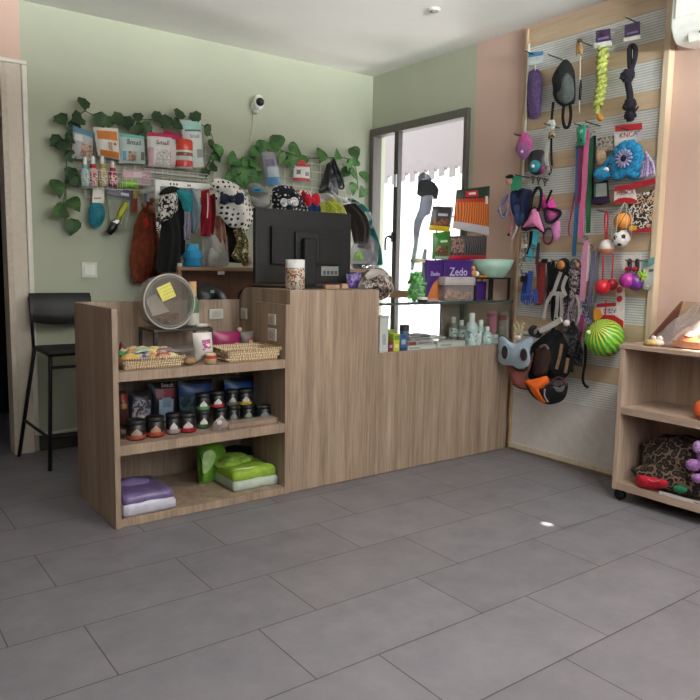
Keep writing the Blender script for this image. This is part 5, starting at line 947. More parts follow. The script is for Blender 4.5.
t2 = Th('treat_filling', 'brown treats lying at the bottom of the clear tub', 'treats'); t2.p('pieces', MB(blotch(['#7b5a45', '#94705a', '#6a4a39', '#a88a76'], 30, .7)).puff([tp(149, 309, -.07), tp(160, 312, -.07), tp(173, 314, -.07), tp(187, 311, -.07), tp(183, 319.5, -.07), tp(172, 323.5, -.07), tp(160, 321, -.07), tp(152, 315, -.07)], ax, .035, back=.8)); 
t = Th('small_bottle', 'small bottle with green body, white foot and tan cap behind the tub', 'bottle'); c_ = AY(193, 326, 3.2); c_.z = zr+.004
h = AY(191.5, 281.5, 3.2).z-c_.z; t.p('body', MB(gloss('#4f7a58', .3)).lathe(c_, [(0, 0), (.03, 0), (.03, h*.5), (.022, h*.62), (.016, h*.68)], 18)); t.p('foot_label', MB(gloss('#c9c6bd')).lathe(c_, [(.031, .005), (.031, h*.3)], 18)); t.p('cap', MB(mat('#c29a68', .6)).lathe(c_, [(.017, h*.66), (.019, h*.7), (.018, h), (0, h)], 16))
t = Th('white_tube', 'small white tube lying on the right of the black riser', 'tube'); a = AY(203, 325, 3.1); a.z = zr+.014; t.p('tube', MB(gloss('#c9c4b8')).tube([a+V((-.035, 0, 0)), a+V((.02, 0, 0))], [.01, .0095], 12)); t.p('cap', MB(gloss('#b0927a')).cyl(a+V((.02, 0, 0)), a+V((.036, 0, 0)), .008))
pouch('white pouch with pink printed motif in front of the riser', [(192.5, 333), (211.5, 332), (213, 354), (195.5, 363)], 2.93, '#d5d0ca', .035, bands=((.3, .75, .25, .62, blotch(['#d3ccc8', '#a3447a', '#d3ccc8'], 40), 'motif'),))
pouch('magenta flat pouch behind the right wicker basket', [(213, 331.5), (240, 331.5), (240, 353), (214, 353)], 3.13, '#8f1f55', .02, bands=((.2, .5, .55, .8, '#5a2a62', 'print'), (.75, .9, .5, .7, '#c9a9b8', 'white_print')))
pouch('clear pouch with a red ring print behind the right wicker basket', [(240.5, 332), (254, 331), (255.5, 351), (243, 352)], 3.12, '#a59a90', .02, m=clear('#b5aca3', .45), bands=((.3, .8, .3, .7, '#a83a42', 'ring_print'), (.42, .68, .4, .6, '#c9b9ae', 'ring_middle')))
t = Th('treat_tin', 'tiny round tin with red band in front of the white pouch', 'tin'); c_ = AY(210.5, 365.5, 2.865); c_.z = Z1; t.p('body', MB(mat('#b59a76', .4)).lathe(c_, [(0, 0), (.024, 0), (.027, .02), (.024, .045), (0, .045)], 18)); t.p('band', MB(gloss('#a03a35')).lathe(c_, [(.0262, .026), (.0268, .03), (.0255, .041)], 18)); t.p('lid', MB(mat('#d0bfa0', .4)).lathe(c_, [(.024, .045), (.022, .05), (0, .05)], 18))
t = Th('beige_ball', 'small beige ball on the rim of the magenta pouch', 'ball'); t.p('ball', MB(mat('#b49a80', .7)).ball(AY(239.5, 329.5, 3.13), .012)); t.p('seam', MB(mat('#7d6450', .7)).tube([AY(239.5, 329.5, 3.13)+V((.0122*math.cos(a*PI/8), 0, .0122*math.sin(a*PI/8))) for a in range(16)], .001, 4, True))
# ================================================================== MIDDLE SHELF
JB = mat('#0f1012', .4)
def jar(px, yt, yb_, w, c1, y, z, lb, stacked=False, white=True):
    c_ = AY(px, yb_, y); s = mpp(c_); r = w*s/2; h = max(.04, (yb_-yt)*s*.95); c_.z = z
    t = Th('treat_jar', lb, 'jar', 'dark treat jars on the middle shelf')
    t.p('body', MB(JB).lathe(c_, [(0, 0), (r*.94, 0), (r, .004), (r, h*.76), (r*.9, h*.8)], 22)); t.p('lid', MB(mat('#18191b', .45)).lathe(c_, [(r*.96, h*.78), (r*1.02, h*.8), (r*1.02, h*.97), (r*.96, h), (0, h)], 22)); t.p('colour_band', MB(mat(tuple(x*.62 for x in lin(c1)[:3]), .4, key=c1)).lathe(c_, [(r+.0006, h*.06), (r+.0012, h*.08), (r+.0012, h*.24), (r+.0006, h*.26)], 22))
    if white:
        fd = V((-.25, -1, 0)).normalized(); sd = V((1, -.25, 0)).normalized(); vs = []; fs = []; N = 6
        for i in range(N+1):
            a = (-.5+i/N)*1.1; d = fd*math.cos(a)+sd*math.sin(a); vs += [c_+d*(r+.0014)+Z_*h*.27, c_+d*(r+.0014)+Z_*(h*(.62-.5*abs(-.5+i/N)))]
        for i in range(N): fs.append((2*i, 2*i+2, 2*i+3, 2*i+1))
        t.p('label', MB(mat('#bfbcb6', .5) if white is True else mat(white, .5)).add(vs, fs))
    return h
J = (('#c0604e', 'salmon'), )
jar(136, 417, 438, 19, '#b5584c', 2.92, Z2, 'dark treat jar with salmon foot, leftmost of the front jars', white='#a08a7e')
jar(155, 414, 435, 18.5, '#b8482f', 2.93, Z2, 'dark treat jar with orange-red foot, second of the front jars', white='#a37a64')
jar(173, 411, 432.5, 14, '#b09aa0', 2.93, Z2, 'slim dark treat jar with white triangle, third of the front jars')
jar(187, 411, 431.5, 17.5, '#b01f2e', 2.93, Z2, 'dark treat jar with bright red bands, fourth of the front jars', white='#b8a8a4')
h = jar(203, 410, 429, 13.5, '#3f6a44', 2.96, Z2, 'dark treat jar with green foot, bottom of its stack'); jar(202.5, 393, 411, 13.5, '#5f9c5c', 2.96, Z2+h, 'dark treat jar with pale green foot, top of its stack')
h = jar(220, 408, 426.5, 13, '#8a7d84', 2.98, Z2, 'dark treat jar with white triangle, bottom of the red jar\'s stack'); jar(217, 391.5, 409, 14, '#b03040', 2.98, Z2+h, 'dark treat jar with pinkish red foot, top of its stack')
h = jar(232.5, 407, 424.5, 13, '#5c5a5c', 3.0, Z2, 'plain dark treat jar under the grey-banded jar', white='#77787a'); jar(231.5, 391, 408, 13, '#6d6a66', 3.0, Z2+h, 'dark treat jar with grey band, top of its stack', white='#8f9088')
h = jar(247, 406.5, 423, 14, '#4f5a44', 3.0, Z2, 'dark treat jar under the yellow-banded jar', white='#7c8470'); jar(244.5, 390, 407, 14.5, '#c0a03a', 3.0, Z2+h, 'dark treat jar with yellow band, top of its stack', white='#9a9a8c')
jar(263, 404.5, 419.5, 17, '#4a484a', 2.99, Z2, 'dark treat jar at the right end of the jar row', white='#77787c')
t = Th('chew_bar', 'flat beige chew bar in front of the right-hand jars', 'chew'); a, b_ = AY(230, 430, 2.86), AY(277, 423, 2.86); t.p('bar', MB(mat('#b79a7e', .7, 0, .15, 30, .3)).box(a.x, b_.x, 2.86, 2.925, Z2, Z2+.022), bevel=.006); t.p('wrapper', MB(clear('#d9cdbf', .2)).box(a.x-.006, b_.x+.006, 2.857, 2.928, Z2, Z2+.025))
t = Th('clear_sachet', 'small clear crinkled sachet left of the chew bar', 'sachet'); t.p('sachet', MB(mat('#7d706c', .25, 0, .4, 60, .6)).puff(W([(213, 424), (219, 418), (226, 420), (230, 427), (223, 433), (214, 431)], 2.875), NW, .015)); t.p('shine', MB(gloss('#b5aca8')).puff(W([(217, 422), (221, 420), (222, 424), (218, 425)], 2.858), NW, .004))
pouch('red and brown pouch at the far left of the middle shelf', [(117, 391), (127, 390), (127, 424), (116, 426)], 3.12, '#4a2a22', .03, bands=((.2, .95, .1, .3, '#8f2f28', 'red_print'), (.2, .95, .35, .5, '#9c6a4c', 'tan_print')))
pouch('black pouch with pale dog face print on the middle shelf', [(128.5, 391), (152, 389), (150, 426), (129, 428)], 3.1, '#191b22', .03, bands=((.1, .9, .25, .85, blotch(['#20242f', '#7c7c88', '#2a2f3c', '#a58f92'], 22), 'face_print'), (.3, .75, .62, .76, '#a58a88', 'tongue_print'), (.36, .66, .68, .71, '#d0c8c6', 'teeth_print')))
pouch('black and red pouch lettered Snack in white with a pale blue shape', [(148, 383), (177.5, 381), (176, 424), (150, 426)], 3.16, '#17171b', .03, bands=((.2, .85, .14, .34, '#7f2338', 'red_band'), (.28, .8, .38, .9, '#8a9cb0', 'pale_shape'), (.38, .7, .34, .56, '#6f8298', 'shape_top')), lbl=('Snack', .58, .1, .02, '#c9c6c2'))
pouch('dark blue pouch with grey lower half, left of the two blue ones', [(178, 381), (212, 378.5), (210, 418), (180, 420)], 3.17, '#1f3f78', .03, bands=((0, 1, .4, .95, blotch(['#20404a', '#5a7078', '#2a4a52'], 14), 'picture'), (0, 1, 0, .1, '#15161c', 'top_band')))
pouch('bright blue pouch with grey lower half, right of the two blue ones', [(224, 379), (257, 376.5), (256, 414), (226, 416)], 3.18, '#1e4a90', .03, bands=((.05, .95, .42, .95, blotch(['#2c4854', '#6a7a7c', '#32505a'], 14), 'picture'), (0, 1, 0, .1, '#15161c', 'top_band')))
# ================================================================== BOTTOM SHELF
def pillow(t, name, x0, x1, y0, y1, z0, z1, m_, sk=0):
    m2 = MB(m_); N = 8; vs = []; fs = []
    c_ = V(((x0+x1)/2, (y0+y1)/2, z0)); P = [V((x0, y0, 0)), V((x1, y0+sk, 0)), V((x1, y1+sk, 0)), V((x0, y1, 0))]
    prof = [(.93, 0), (1, .15), (1, .7), (.95, .88), (.75, .98), (.35, 1.0)]
    out = [a for k_ in range(4) for a in [P[k_].lerp(P[(k_+1) % 4], i/N) for i in range(N)]]; K = len(out); cc = V((c_.x, c_.y+sk/2, 0))
    for s_, h in prof:
        for q in out: 
            p_ = cc+(q-cc)*s_; nn = noise.noise(p_*14+V((h*3, 0, 0))); vs.append(p_+V((0, 0, z0+(z1-z0)*h+(.012*nn if h > .5 else 0))))
    for i in range(len(prof)-1):
        for q in range(K): fs.append((i*K+q, i*K+(q+1) % K, (i+1)*K+(q+1) % K, (i+1)*K+q))
    fs += [tuple(range(K))[::-1], tuple((len(prof)-1)*K+q for q in range(K))]
    t.p(name, m2.add(vs, fs))
t = Th('litter_pack', 'purple-topped white plastic pack lying at the left of the bottom shelf', 'pack'); x0, x1 = AY(121.5, 510, 2.87).x, AY(173, 500, 2.87).x
pillow(t, 'white_body', x0, x1, 2.838, 3.1, Z3, Z3+.06, mat('#b9b5c4', .3, 0, .1, 25, .3)); pillow(t, 'purple_top', x0+.004, x1-.008, 2.846, 3.1, Z3+.045, Z3+.088, mat('#6a5c84', .3, 0, .25, 18, .4)); t.p('fold', MB(mat('#74648f', .3, 0, .2, 18, .3)).puff([V((x0+.03, 3.0, Z3+.09)), V((x0+.16, 2.98, Z3+.088)), V((x0+.17, 3.06, Z3+.088)), V((x0+.04, 3.09, Z3+.09))], Z_, .025))
GRN = mat('#5d8f2a', .3, 0, .3, 20, .5)
t = Th('green_pack', 'lime green plastic pack standing upright at the back of the bottom shelf', 'pack'); t.p('bag', MB(GRN).puff(W([(198, 451), (200, 446.5), (212, 443), (221, 443), (226, 452), (222, 470), (212, 482), (199, 484)], 3.1), NW, .04, fold=.006, smooth=2)); t.p('print', MB(mat('#98b878', .3, 0, .25, 30)).puff(W([(203, 455), (211, 450), (216, 456), (210, 470), (203, 473)], 3.058), NW, .008)); t.p('edge', MB(gloss('#3a7a18')).tube(W([(199.5, 449), (203, 466), (201, 481)], 3.07), .006, 6))
t = Th('green_pack', 'lime green pack with pale white base lying in front on the bottom shelf', 'pack'); x0, x1 = AY(233, 488, 2.9).x, AY(276, 478, 2.9).x
pillow(t, 'pale_base', x0, x1, 2.885, 3.16, Z3, Z3+.055, mat('#a9b5a8', .3, 0, .1, 25, .3)); pillow(t, 'green_top', x0+.004, x1-.006, 2.895, 3.16, Z3+.04, Z3+.1, mat('#86a636', .3, 0, .25, 18, .4)); t.p('loose_film', MB(mat('#7d9c40', .25, 0, .5, 25, .6)).puff([V((x0-.02, 3.03, Z3+.09)), V((x0+.06, 2.97, Z3+.105)), V((x0+.16, 3.0, Z3+.11)), V((x0+.15, 3.1, Z3+.12)), V((x0+.02, 3.12, Z3+.12))], Z_, .03)); t.p('white_line', MB(gloss('#c9d8b8')).tube([V((x0+.02, 2.93, Z3+.098)), V((x0+.1, 2.915, Z3+.097)), V((x1-.02, 2.94, Z3+.097))], .003, 5))
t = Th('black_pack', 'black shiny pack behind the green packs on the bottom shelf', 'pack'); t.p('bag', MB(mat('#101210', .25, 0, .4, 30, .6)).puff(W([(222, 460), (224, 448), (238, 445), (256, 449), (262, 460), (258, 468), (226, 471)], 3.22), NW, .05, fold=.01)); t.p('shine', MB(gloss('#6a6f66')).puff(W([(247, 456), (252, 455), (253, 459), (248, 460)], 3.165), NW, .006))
# ================================================================== DISPLAY CASE: inside
ZG = .647
def box_item(name, lb, ca, x0p, x1p, yt, yb_, y, dep, m_, z=ZG, group=None, parts=()):
    a, b_ = AY(x0p, yb_, y), AY(x1p, yb_, y); z1 = AY((x0p+x1p)/2, yt, y).z
    t = Th(name, lb, ca, group); t.p('box', MB(m_).box(a.x, b_.x, y, y+dep, z, z1), bevel=.002)
    for nm, u0, u1, v0, v1, c1 in parts: X = lambda u: a.x+(b_.x-a.x)*u; Z = lambda v: z1+(z-z1)*v; t.p(nm, MB(mat(c1, .45)).box(X(u0), X(u1), y-.0015, y, Z(v1), Z(v0)))
    return z1
box_item('tall_box', 'tall narrow white box at the left inside the glass case', 'box', 379.5, 388, 316, 352, 2.88, .05, mat('#cfcfcb', .5), parts=(('print', .3, .7, .5, .8, '#a9abb2'), ('top_band', 0, 1, 0, .06, '#b5b7ba')))
box_item('small_box', 'small dark red box beside the tall white one in the glass case', 'box', 388.5, 393, 342, 352, 2.875, .03, mat('#8f2f4a', .5), parts=(('print', .2, .8, .3, .6, '#c9a9b4'),))
box_item('small_box', 'small green box behind the yellow one in the glass case', 'box', 389, 396, 330, 347, 2.95, .04, mat('#7c9c3a', .5), parts=(('print', .2, .8, .3, .6, '#a9bf74'),))
box_item('small_box', 'bright yellow box with a green patch inside the glass case', 'box', 393.5, 399.5, 334, 351.5, 2.88, .04, mat('#ccc83a', .5), parts=(('green_patch', .1, .9, .1, .35, '#6d9c3a'), ('print', .2, .8, .6, .8, '#e4e2b0')))
box_item('small_box', 'blue box with grey print inside the glass case', 'box', 400, 406.5, 335, 350.5, 2.88, .045, mat('#3a62a0', .5), parts=(('print', .2, .8, .3, .6, '#a9b9d0'), ('foot_band', 0, 1, .8, 1, '#27406f')))
c_ = AY(404, 347, 2.97); c_.z = ZG; t = Th('dark_tin', 'grey-blue cylindrical tin with dark lid behind the blue box', 'tin'); h = AY(404, 325, 2.97).z-ZG; t.p('body', MB(gloss('#67788c')).lathe(c_, [(0, 0), (.026, 0), (.026, h*.78)], 18)); t.p('lid', MB(mat('#2c3038', .4)).lathe(c_, [(.0275, h*.76), (.0275, h), (0, h)], 18))
z = box_item('flat_box', 'flat white box, lowest of the stack inside the glass case', 'box', 408, 436, 345.5, 350.5, 2.875, .13, mat('#c9c6c0', .5), parts=(('print', .05, .4, .3, .7, '#9aa0a6'),))
z = box_item('flat_box', 'dark red and white flat box on the white one in the glass case', 'box', 408, 434, 341, 345.5, 2.89, .12, mat('#b9b0aa', .5), z, parts=(('red_print', .02, .3, .1, .9, '#8a3f3c'), ('print', .4, .9, .3, .7, '#7d8288')))
z = box_item('flat_box', 'grey flat box, third of the stack inside the glass case', 'box', 411, 446, 337.5, 341, 2.92, .12, mat('#a5a3a1', .5), z, parts=(('print', .1, .6, .3, .7, '#6d7278'),))
box_item('flat_box', 'thin dark booklet lying on top of the stack in the glass case', 'booklet', 404, 430, 335, 337.5, 2.95, .1, mat('#6a6462', .5), z, parts=(('print', .1, .6, .3, .7, '#a9a5a0'),))
box_item('flat_box', 'long white flat box lying before the bottles in the glass case', 'box', 437.5, 465, 342, 349, 2.875, .1, mat('#c6c5c0', .5), parts=(('print', .1, .5, .3, .7, '#a2a8a8'),))
for px, yt, yb_, w, y, c1, lb in ((471, 313, 348, 11.5, 2.9, '#c9d6d6', 'tallest white pump bottle in the glass case'), (480, 320, 346, 9.5, 2.96, '#b5c9ca', 'white bottle with round cap behind the tallest one'), (486.5, 326.5, 347, 9, 2.91, '#bcd0d0', 'pale teal bottle right of the tallest one'), (477.5, 333, 347.5, 6.5, 2.87, '#cfd9d8', 'smallest white bottle in front of the group'), (453, 317, 342, 8.5, 3.18, '#8f908c', 'grey stand-in for a bottle reflection, back left of the bottle group'), (461, 320, 341, 8, 3.16, '#9b9a94', 'grey-white stand-in for a bottle reflection beside the grey one')):  # the two grey back ones model reflections of the bottles
    c_ = AY(px, yb_, y); s = mpp(c_); c_.z = ZG; h = AY(px, yt, y).z-ZG; r = w*s/2; t = Th('care_bottle', lb, 'bottle', 'care bottles in the glass case')
    t.p('body', MB(gloss(c1, .25)).lathe(c_, [(0, 0), (r*.95, 0), (r, .006), (r, h*.62), (r*.75, h*.7), (r*.45, h*.73)], 20)); t.p('cap', MB(gloss('#dfe2df')).lathe(c_, [(r*.5, h*.72), (r*.52, h*.97), (r*.4, h), (0, h)], 16)); t.p('label', MB(blotch(['#a9c0c0', '#dfe3e0', '#6f9a9e'], 50, .4)).lathe(c_, [(r+.0006, h*.14), (r+.001, h*.16), (r+.001, h*.5), (r+.0006, h*.52)], 20))
box_item('white_carton', 'small white carton at the right end inside the glass case', 'carton', 493, 498, 335, 344.5, 2.87, .04, mat('#c9cac6', .5), parts=(('print', .2, .8, .3, .6, '#9fb0b0'),))
pouch('pink flat pack standing behind the pale teal bottle in the glass case', [(487, 311.5), (496.5, 311), (495.5, 337), (489, 339)], lambda q: [AX(a, b, 3.28) for a, b in q], '#c4798c', .015, 'product_pack', 'pack', bands=((.1, .9, .1, .2, '#a85a70', 'band'),))
pouch('grey pack with red stripe at the right back of the glass case', [(498, 312), (508.5, 311), (508.5, 341), (498, 340)], lambda q: [AX(a, b, 3.285) for a, b in q], '#8d857b', .02, 'product_pack', 'pack', bands=((.05, .95, .12, .3, '#8f5048', 'stripe'), (.2, .8, .5, .8, '#a39c90', 'print')))
# ================================================================== ON THE GLASS TOP
ZC = .908
t = Th('treat_bag', 'clear bag of bright green bone treats with gathered neck, by the window', 'bag'); yy = 2.97; c_ = AY(418, 297, yy); c_.z = ZC
m_ = MB(mat('#63cf49', .4, 0, .2, 25)); r = random.Random(5)
for i in range(100):
    a = r.uniform(0, 2*PI); rr = .048*r.random()**.5; h = r.uniform(.012, .15); d = V((r.uniform(-1, 1), r.uniform(-1, 1), r.uniform(-1, 1))).normalized(); q = c_+V((rr*math.cos(a), rr*math.sin(a), h)); m_.tube([q-d*.02, q-d*.014, q+d*.014, q+d*.02], [.011, .0065, .0065, .011], 6)
t.p('treats', m_); FILM = clear('#e6f2ea', .14, .1); zt_ = AY(418, 246, yy).z-ZC
t.p('film', MB(FILM).lathe(c_, [(0, .001), (.052, .002), (.058, .06), (.053, .125), (.045, zt_*.72), (.047, zt_*.78)], 20)); t.p('band', MB(mat('#bda894', .6)).lathe(c_, [(.046, zt_*.7), (.0475, zt_*.72), (.047, zt_*.76)], 18)); t.p('neck', MB(FILM).lathe(c_+V((-.012, 0, 0)), [(.03, zt_*.76), (.016, zt_), (.02, zt_*1.06)], 12))
t = Th('window_sticker', 'grey figure silhouette sticker on the window pane above the green treats', 'sticker'); xx = XR+.002
def G(l): return [AX(x, y, xx) for x, y in l]
SG = clear('#a4a6ac', .34, .5); t.p('grey_shape', MB(SG).prism(G([(422, 192), (433, 191), (433, 199), (432, 207), (430, 214), (426, 216), (422.5, 221), (420, 230), (418, 242), (416, 255), (413.5, 270), (411, 270), (412, 255), (414, 243), (413.5, 232), (414.5, 220), (419, 210)]), NB, .0015))
t.p('grey_shape', MB(SG).prism(G([(424, 248), (427, 250), (426, 260), (425.5, 270), (422.5, 270), (422, 258)]), NB, .0015)); t.p('dark_cap', MB(clear('#5a5b60', .55, .5)).prism(G([(418, 184), (421, 180), (429, 179.5), (435, 183), (439, 190), (437, 199), (433.5, 199.5), (433, 195), (427, 195), (421, 197), (417, 194)]), NB, .002)); t.p('grey_head', MB(SG).prism(G([(418, 176), (423, 172), (428, 174), (432, 180), (430, 181), (421, 181), (418, 184)]), NB, .0015))
PUR = gloss('#42246f', .35); ORP = mat('#b26a34', .6)
def pbox(lb, x0, x1, yt, yb_, y, dep, extra=None, word='Zedo'):
    a, b_ = AY(x0, yb_, y), AY(x1, yb_, y); z1 = AY((x0+x1)/2, yt, y).z; t = Th('treat_carton', lb, 'carton', 'purple treat cartons')
    t.p('box', MB(PUR).box(a.x, b_.x, y, y+dep, ZC, z1), bevel=.003); w = b_.x-a.x
    if word: t.p('lettering', MB(mat('#cbbfe0', .5)).text(word, V(((a.x+b_.x)/2, y-.001, ZC+(z1-ZC)*.62)), X_, Z_, w*.21))
    if extra: t.p('dog_print', MB(ORP).puff([V((a.x+w*u, y-.0005, ZC+(z1-ZC)*v)) for u, v in extra], NW, .0025, back=0))
pbox('purple carton with orange dog print, left of the purple cartons', 426.5, 442, 260, 296.5, 2.905, .045, ((.1, .05), (.25, .3), (.55, .5), (.85, .55), (.9, .3), (.8, .05)))
pbox('widest purple carton, behind the clear lidded box', 443, 472, 260, 297, 2.9, .05, ((.05, .05), (.1, .25), (.3, .3), (.4, .05)))
pbox('low purple carton under the black riser, right of the clear box', 476, 486, 281.5, 298, 2.925, .05, None, None)
t = Th('lidded_box', 'clear plastic lidded box of brown treats on the glass top', 'box'); y = 2.845; a, b_ = AY(444.5, 300, y), AY(474, 300, y); z1 = AY(459, 277, y).z; CP = clear('#e6dcd6', .22, .15)
zl = AY(459, 284, y).z
t.p('walls', MB(CP).box(a.x+.004, b_.x-.004, y, y+.05, ZC+.001, zl-.004), bevel=.004); t.p('lid', MB(clear('#eee8e6', .4, .2)).box(a.x-.003, b_.x+.003, y-.005, y+.053, zl, z1), bevel=.005); t.p('rim', MB(clear('#e4dcd8', .5, .2)).box(a.x-.004, b_.x+.004, y-.006, y+.054, zl-.006, zl)); 
tt = Th('biscuits', 'brown biscuits filling the clear lidded box', 'treats'); m_ = MB(mat('#a5714f', .8, 0, .3, 60)); r = random.Random(8)
for i in range(26): m_.ball(V((r.uniform(a.x+.022, b_.x-.022), r.uniform(y+.017, y+.034), ZC+.016+r.random()*.035)), (.015, .012, .012), 8, 6)
tt.p('pieces', m_)
t = Th('round_tin', 'small round black and white tin in front of the green treats', 'tin'); c_ = AY(422.5, 299, 2.87); c_.z = ZC; t.p('body', MB(mat('#24242a', .4)).lathe(c_, [(0, 0), (.026, 0), (.028, .014)], 20)); t.p('lid', MB(gloss('#d0ccc8')).lathe(c_, [(.029, .013), (.029, .024), (.022, .027), (0, .027)], 20))
t = Th('pink_packet', 'flat pale pink packet lying between tin and clear box', 'packet'); a = AY(435, 300, 2.88); t.p('packet', MB(mat('#b58d88', .6)).puff([V((a.x-.035, 2.88, ZC+.003)), V((a.x+.035, 2.875, ZC+.003)), V((a.x+.035, 2.94, ZC+.003)), V((a.x-.03, 2.945, ZC+.003))], Z_, .014, smooth=2, back=.1)); t.p('print', MB(mat('#8f5f62', .6)).box(a.x-.015, a.x+.015, 2.9, 2.925, ZC+.0165, ZC+.0175))
t = Th('black_riser', 'black riser on the glass top carrying the mint bowl', 'riser'); y0, y1 = 2.86, 3.01; a, b_ = AY(475.5, 278.5, y0), AY(511, 279, y0); zr2 = AY(490, 277.5, y0).z; b_x = min(b_.x, XR-.025)
t.p('top', MB(mat('#1d1714', .4)).box(a.x, b_x, y0, y1, zr2-.01, zr2), bevel=.002)
for x in (AY(491, 285, y0).x, b_x-.008, a.x+.008):
    for yy in (y0+.008, y1-.008): t.p('leg', MB(BM).box(x-.006, x+.006, yy-.006, yy+.006, ZC, zr2-.01))
t = Th('mint_bowl', 'pale mint green bowl on the black riser beside the pegboard', 'bowl'); c_ = AY(490.5, 277, 2.9); c_.z = zr2; R_ = 22.5*mpp(c_); h = AY(490, 260, 2.9).z-zr2
t.p('bowl', MB(gloss('#9dbfae', .35)).lathe(c_, [(0, 0), (R_*.55, 0), (R_*.62, h*.08), (R_*.86, h*.5), (R_, h), (R_*.97, h), (R_*.82, h*.5), (R_*.5, h*.12), (0, h*.1)], 36)); t.p('rim', MB(gloss('#b2cfc0', .3)).tube([c_+V((R_*.985*math.cos(q*PI/20), R_*.985*math.sin(q*PI/20), h)) for q in range(40)], .003, 6, True))
t = Th('orange_stick', 'flat orange stick on the riser in front of the mint bowl', 'treat'); a = AY(483, 277.5, 2.865); t.p('stick', MB(mat('#d58a25', .5)).box(a.x-.032, a.x+.038, 2.861, 2.873, zr2, zr2+.012), bevel=.004); t.p('wrap', MB(mat('#b26c1c', .5)).box(a.x-.006, a.x+.008, 2.8605, 2.8735, zr2, zr2+.0125))
t = Th('dog_figurine', 'small orange and white dog figurine on the riser', 'figurine'); c_ = AY(474.5, 272, 2.9); c_.z = zr2; t.p('body', MB(mat('#c98d5a', .5)).ball(c_+V((-.005, 0, .024)), (.02, .014, .024))); t.p('head', MB(mat('#d29a66', .5)).ball(c_+V((-.016, -.004, .052)), (.014, .013, .014))); t.p('white_chest', MB(gloss('#e6dfd6')).ball(c_+V((.016, -.004, .018)), (.015, .012, .017))); m_ = MB(mat('#8a5a34', .5))
for d in (-.026, -.006): m_.ball(c_+V((d, -.002, .064)), (.004, .003, .008), 8, 6)
t.p('ears', m_)
# rack of snack bags by the window
yy = 2.955
t = Th('snack_rack', 'slim black wire rack behind the orange stick bag', 'rack'); a, b_ = AY(433, 262, yy+.03), AY(485, 262, yy+.03); zt_ = AY(470, 192, yy+.03).z
m_ = MB(BLK)
for x in (a.x+.02, b_.x-.02): m_.tube([V((x, yy+.03, ZC)), V((x, yy+.03, zt_ if x > a.x+.1 else zt_-.12))], .004, 6)
t.p('upright', m_); m_ = MB(BLK)
for z in (zr2+.05, zt_-.15): m_.tube([V((a.x+.02, yy+.03, z)), V((b_.x-.02, yy+.03, z))], .004, 6)
t.p('crossbar', m_); t.p('foot', MB(BLK).box(a.x, b_.x, yy+.022, yy+.06, ZC, ZC+.005))
OR = stripes('#8f4318', '#cf7430', 16, 'X', 3); DK = stripes('#1f1d1f', '#4f4b4c', 16, 'X', 3)
pouch('orange stick treat bag with dark green header and red oval logo', [(456.5, 190), (489.5, 186), (488.5, 236), (453, 228)], yy+.004, '#b5602a', .022, 'treat_bag', 'bag', m=OR, bands=((-.0, 1, -.0, .24, '#2a3b2f', 'header_card'), (0, .95, .24, .32, '#a83424', 'red_band'), (0, 1, .82, 1, '#b3aeb2', 'grey_foot'), (.22, .58, .06, .2, '#b5242c', 'logo'), (.8, .9, .2, .36, '#dcd5cc', 'white_print'), (.3, .5, .1, .15, '#e2d8d2', 'logo_mark')))
pouch('dark grey treat bag with red foot below the orange stick bag', [(450, 236), (487, 236), (486, 260), (449, 260)], yy+.0, '#3a3739', .025, 'treat_bag', 'bag', m=DK, bands=((0, 1, .8, 1, '#b02434', 'red_foot'), (.02, .3, .1, .7, blotch(['#4a3a36', '#8d6a5c', '#332c2b'], 40), 'picture')))
pouch('dark treat bag with yellow foot at the upper left by the window', [(433, 206), (454, 207), (449, 232), (429, 230)], yy+.005, '#3b3a40', .02, 'treat_bag', 'bag', bands=((0, 1, .8, 1, '#cfae22', 'yellow_foot'), (.05, .75, .5, .8, blotch(['#4a3630', '#8a5a44', '#34302f'], 40), 'picture'), (.82, .92, .05, .75, '#aab0b4', 'pale_line'), (.2, .65, .3, .4, '#a9a6a4', 'logo_mark')))
pouch('green treat bag below the yellow-footed bag by the window', [(433, 233), (450.5, 231), (449, 260), (432, 259)], yy+.003, '#37752f', .02, 'treat_bag', 'bag', bands=((.1, .8, .5, .85, blotch(['#6a4a34', '#4c3a2a', '#8f6a48'], 40), 'picture'), (.1, .9, .88, 1, '#9fb09a', 'foot_band'), (.3, .7, .3, .38, '#b9c9b0', 'logo_mark')))
# ================================================================== TROLLEY
QX0, QX1, QY1, QY0 = 2.98, 3.29, 1.896, 1.14
TW = wood('#90796a', '#a78f7d', '#b9a391')
t = Th('shelf_trolley', 'oak laminate shelf trolley on castors at the right edge', 'trolley')
t.p('side_panel', MB(TW).box(QX0, QX1, QY1-.022, QY1, .06, .735), bevel=.002); t.p('side_panel', MB(TW).box(QX0, QX1, QY0, QY0+.022, .06, .735), bevel=.002)
t.p('back_panel', MB(TW).box(QX1-.015, QX1, QY0+.022, QY1-.022, .06, .735))
TWY = wood('#90796a', '#a78f7d', '#b9a391', axis='y')
t.p('top', MB(TWY).box(QX0-.004, QX1, QY0-.004, QY1+.004, .735, .755), bevel=.002)
for z0, z1 in ((.06, .095), (.425, .46)): t.p('shelf', MB(TWY).box(QX0+.002, QX1-.015, QY0+.022, QY1-.022, z0, z1), bevel=.001)
for x in (QX0+.045, QX1-.04):
    for y in (QY1-.018, QY0+.04):
        i_ = t.p('castor', MB(BLK).box(x-.016, x+.016, y-.02, y+.02, .048, .06).box(x-.018, x-.014, y-.016, y+.016, .02, .05).box(x+.014, x+.018, y-.016, y+.016, .02, .05)); t.p('wheel', MB(mat('#0e0e10', .4)).lathe(V((x-.013, y, .0265)), [(0, 0), (.022, 0), (.0265, .004), (.0265, .022), (.022, .026), (0, .026)], 20, (1, 0, 0)), i_)
ZQ = .755
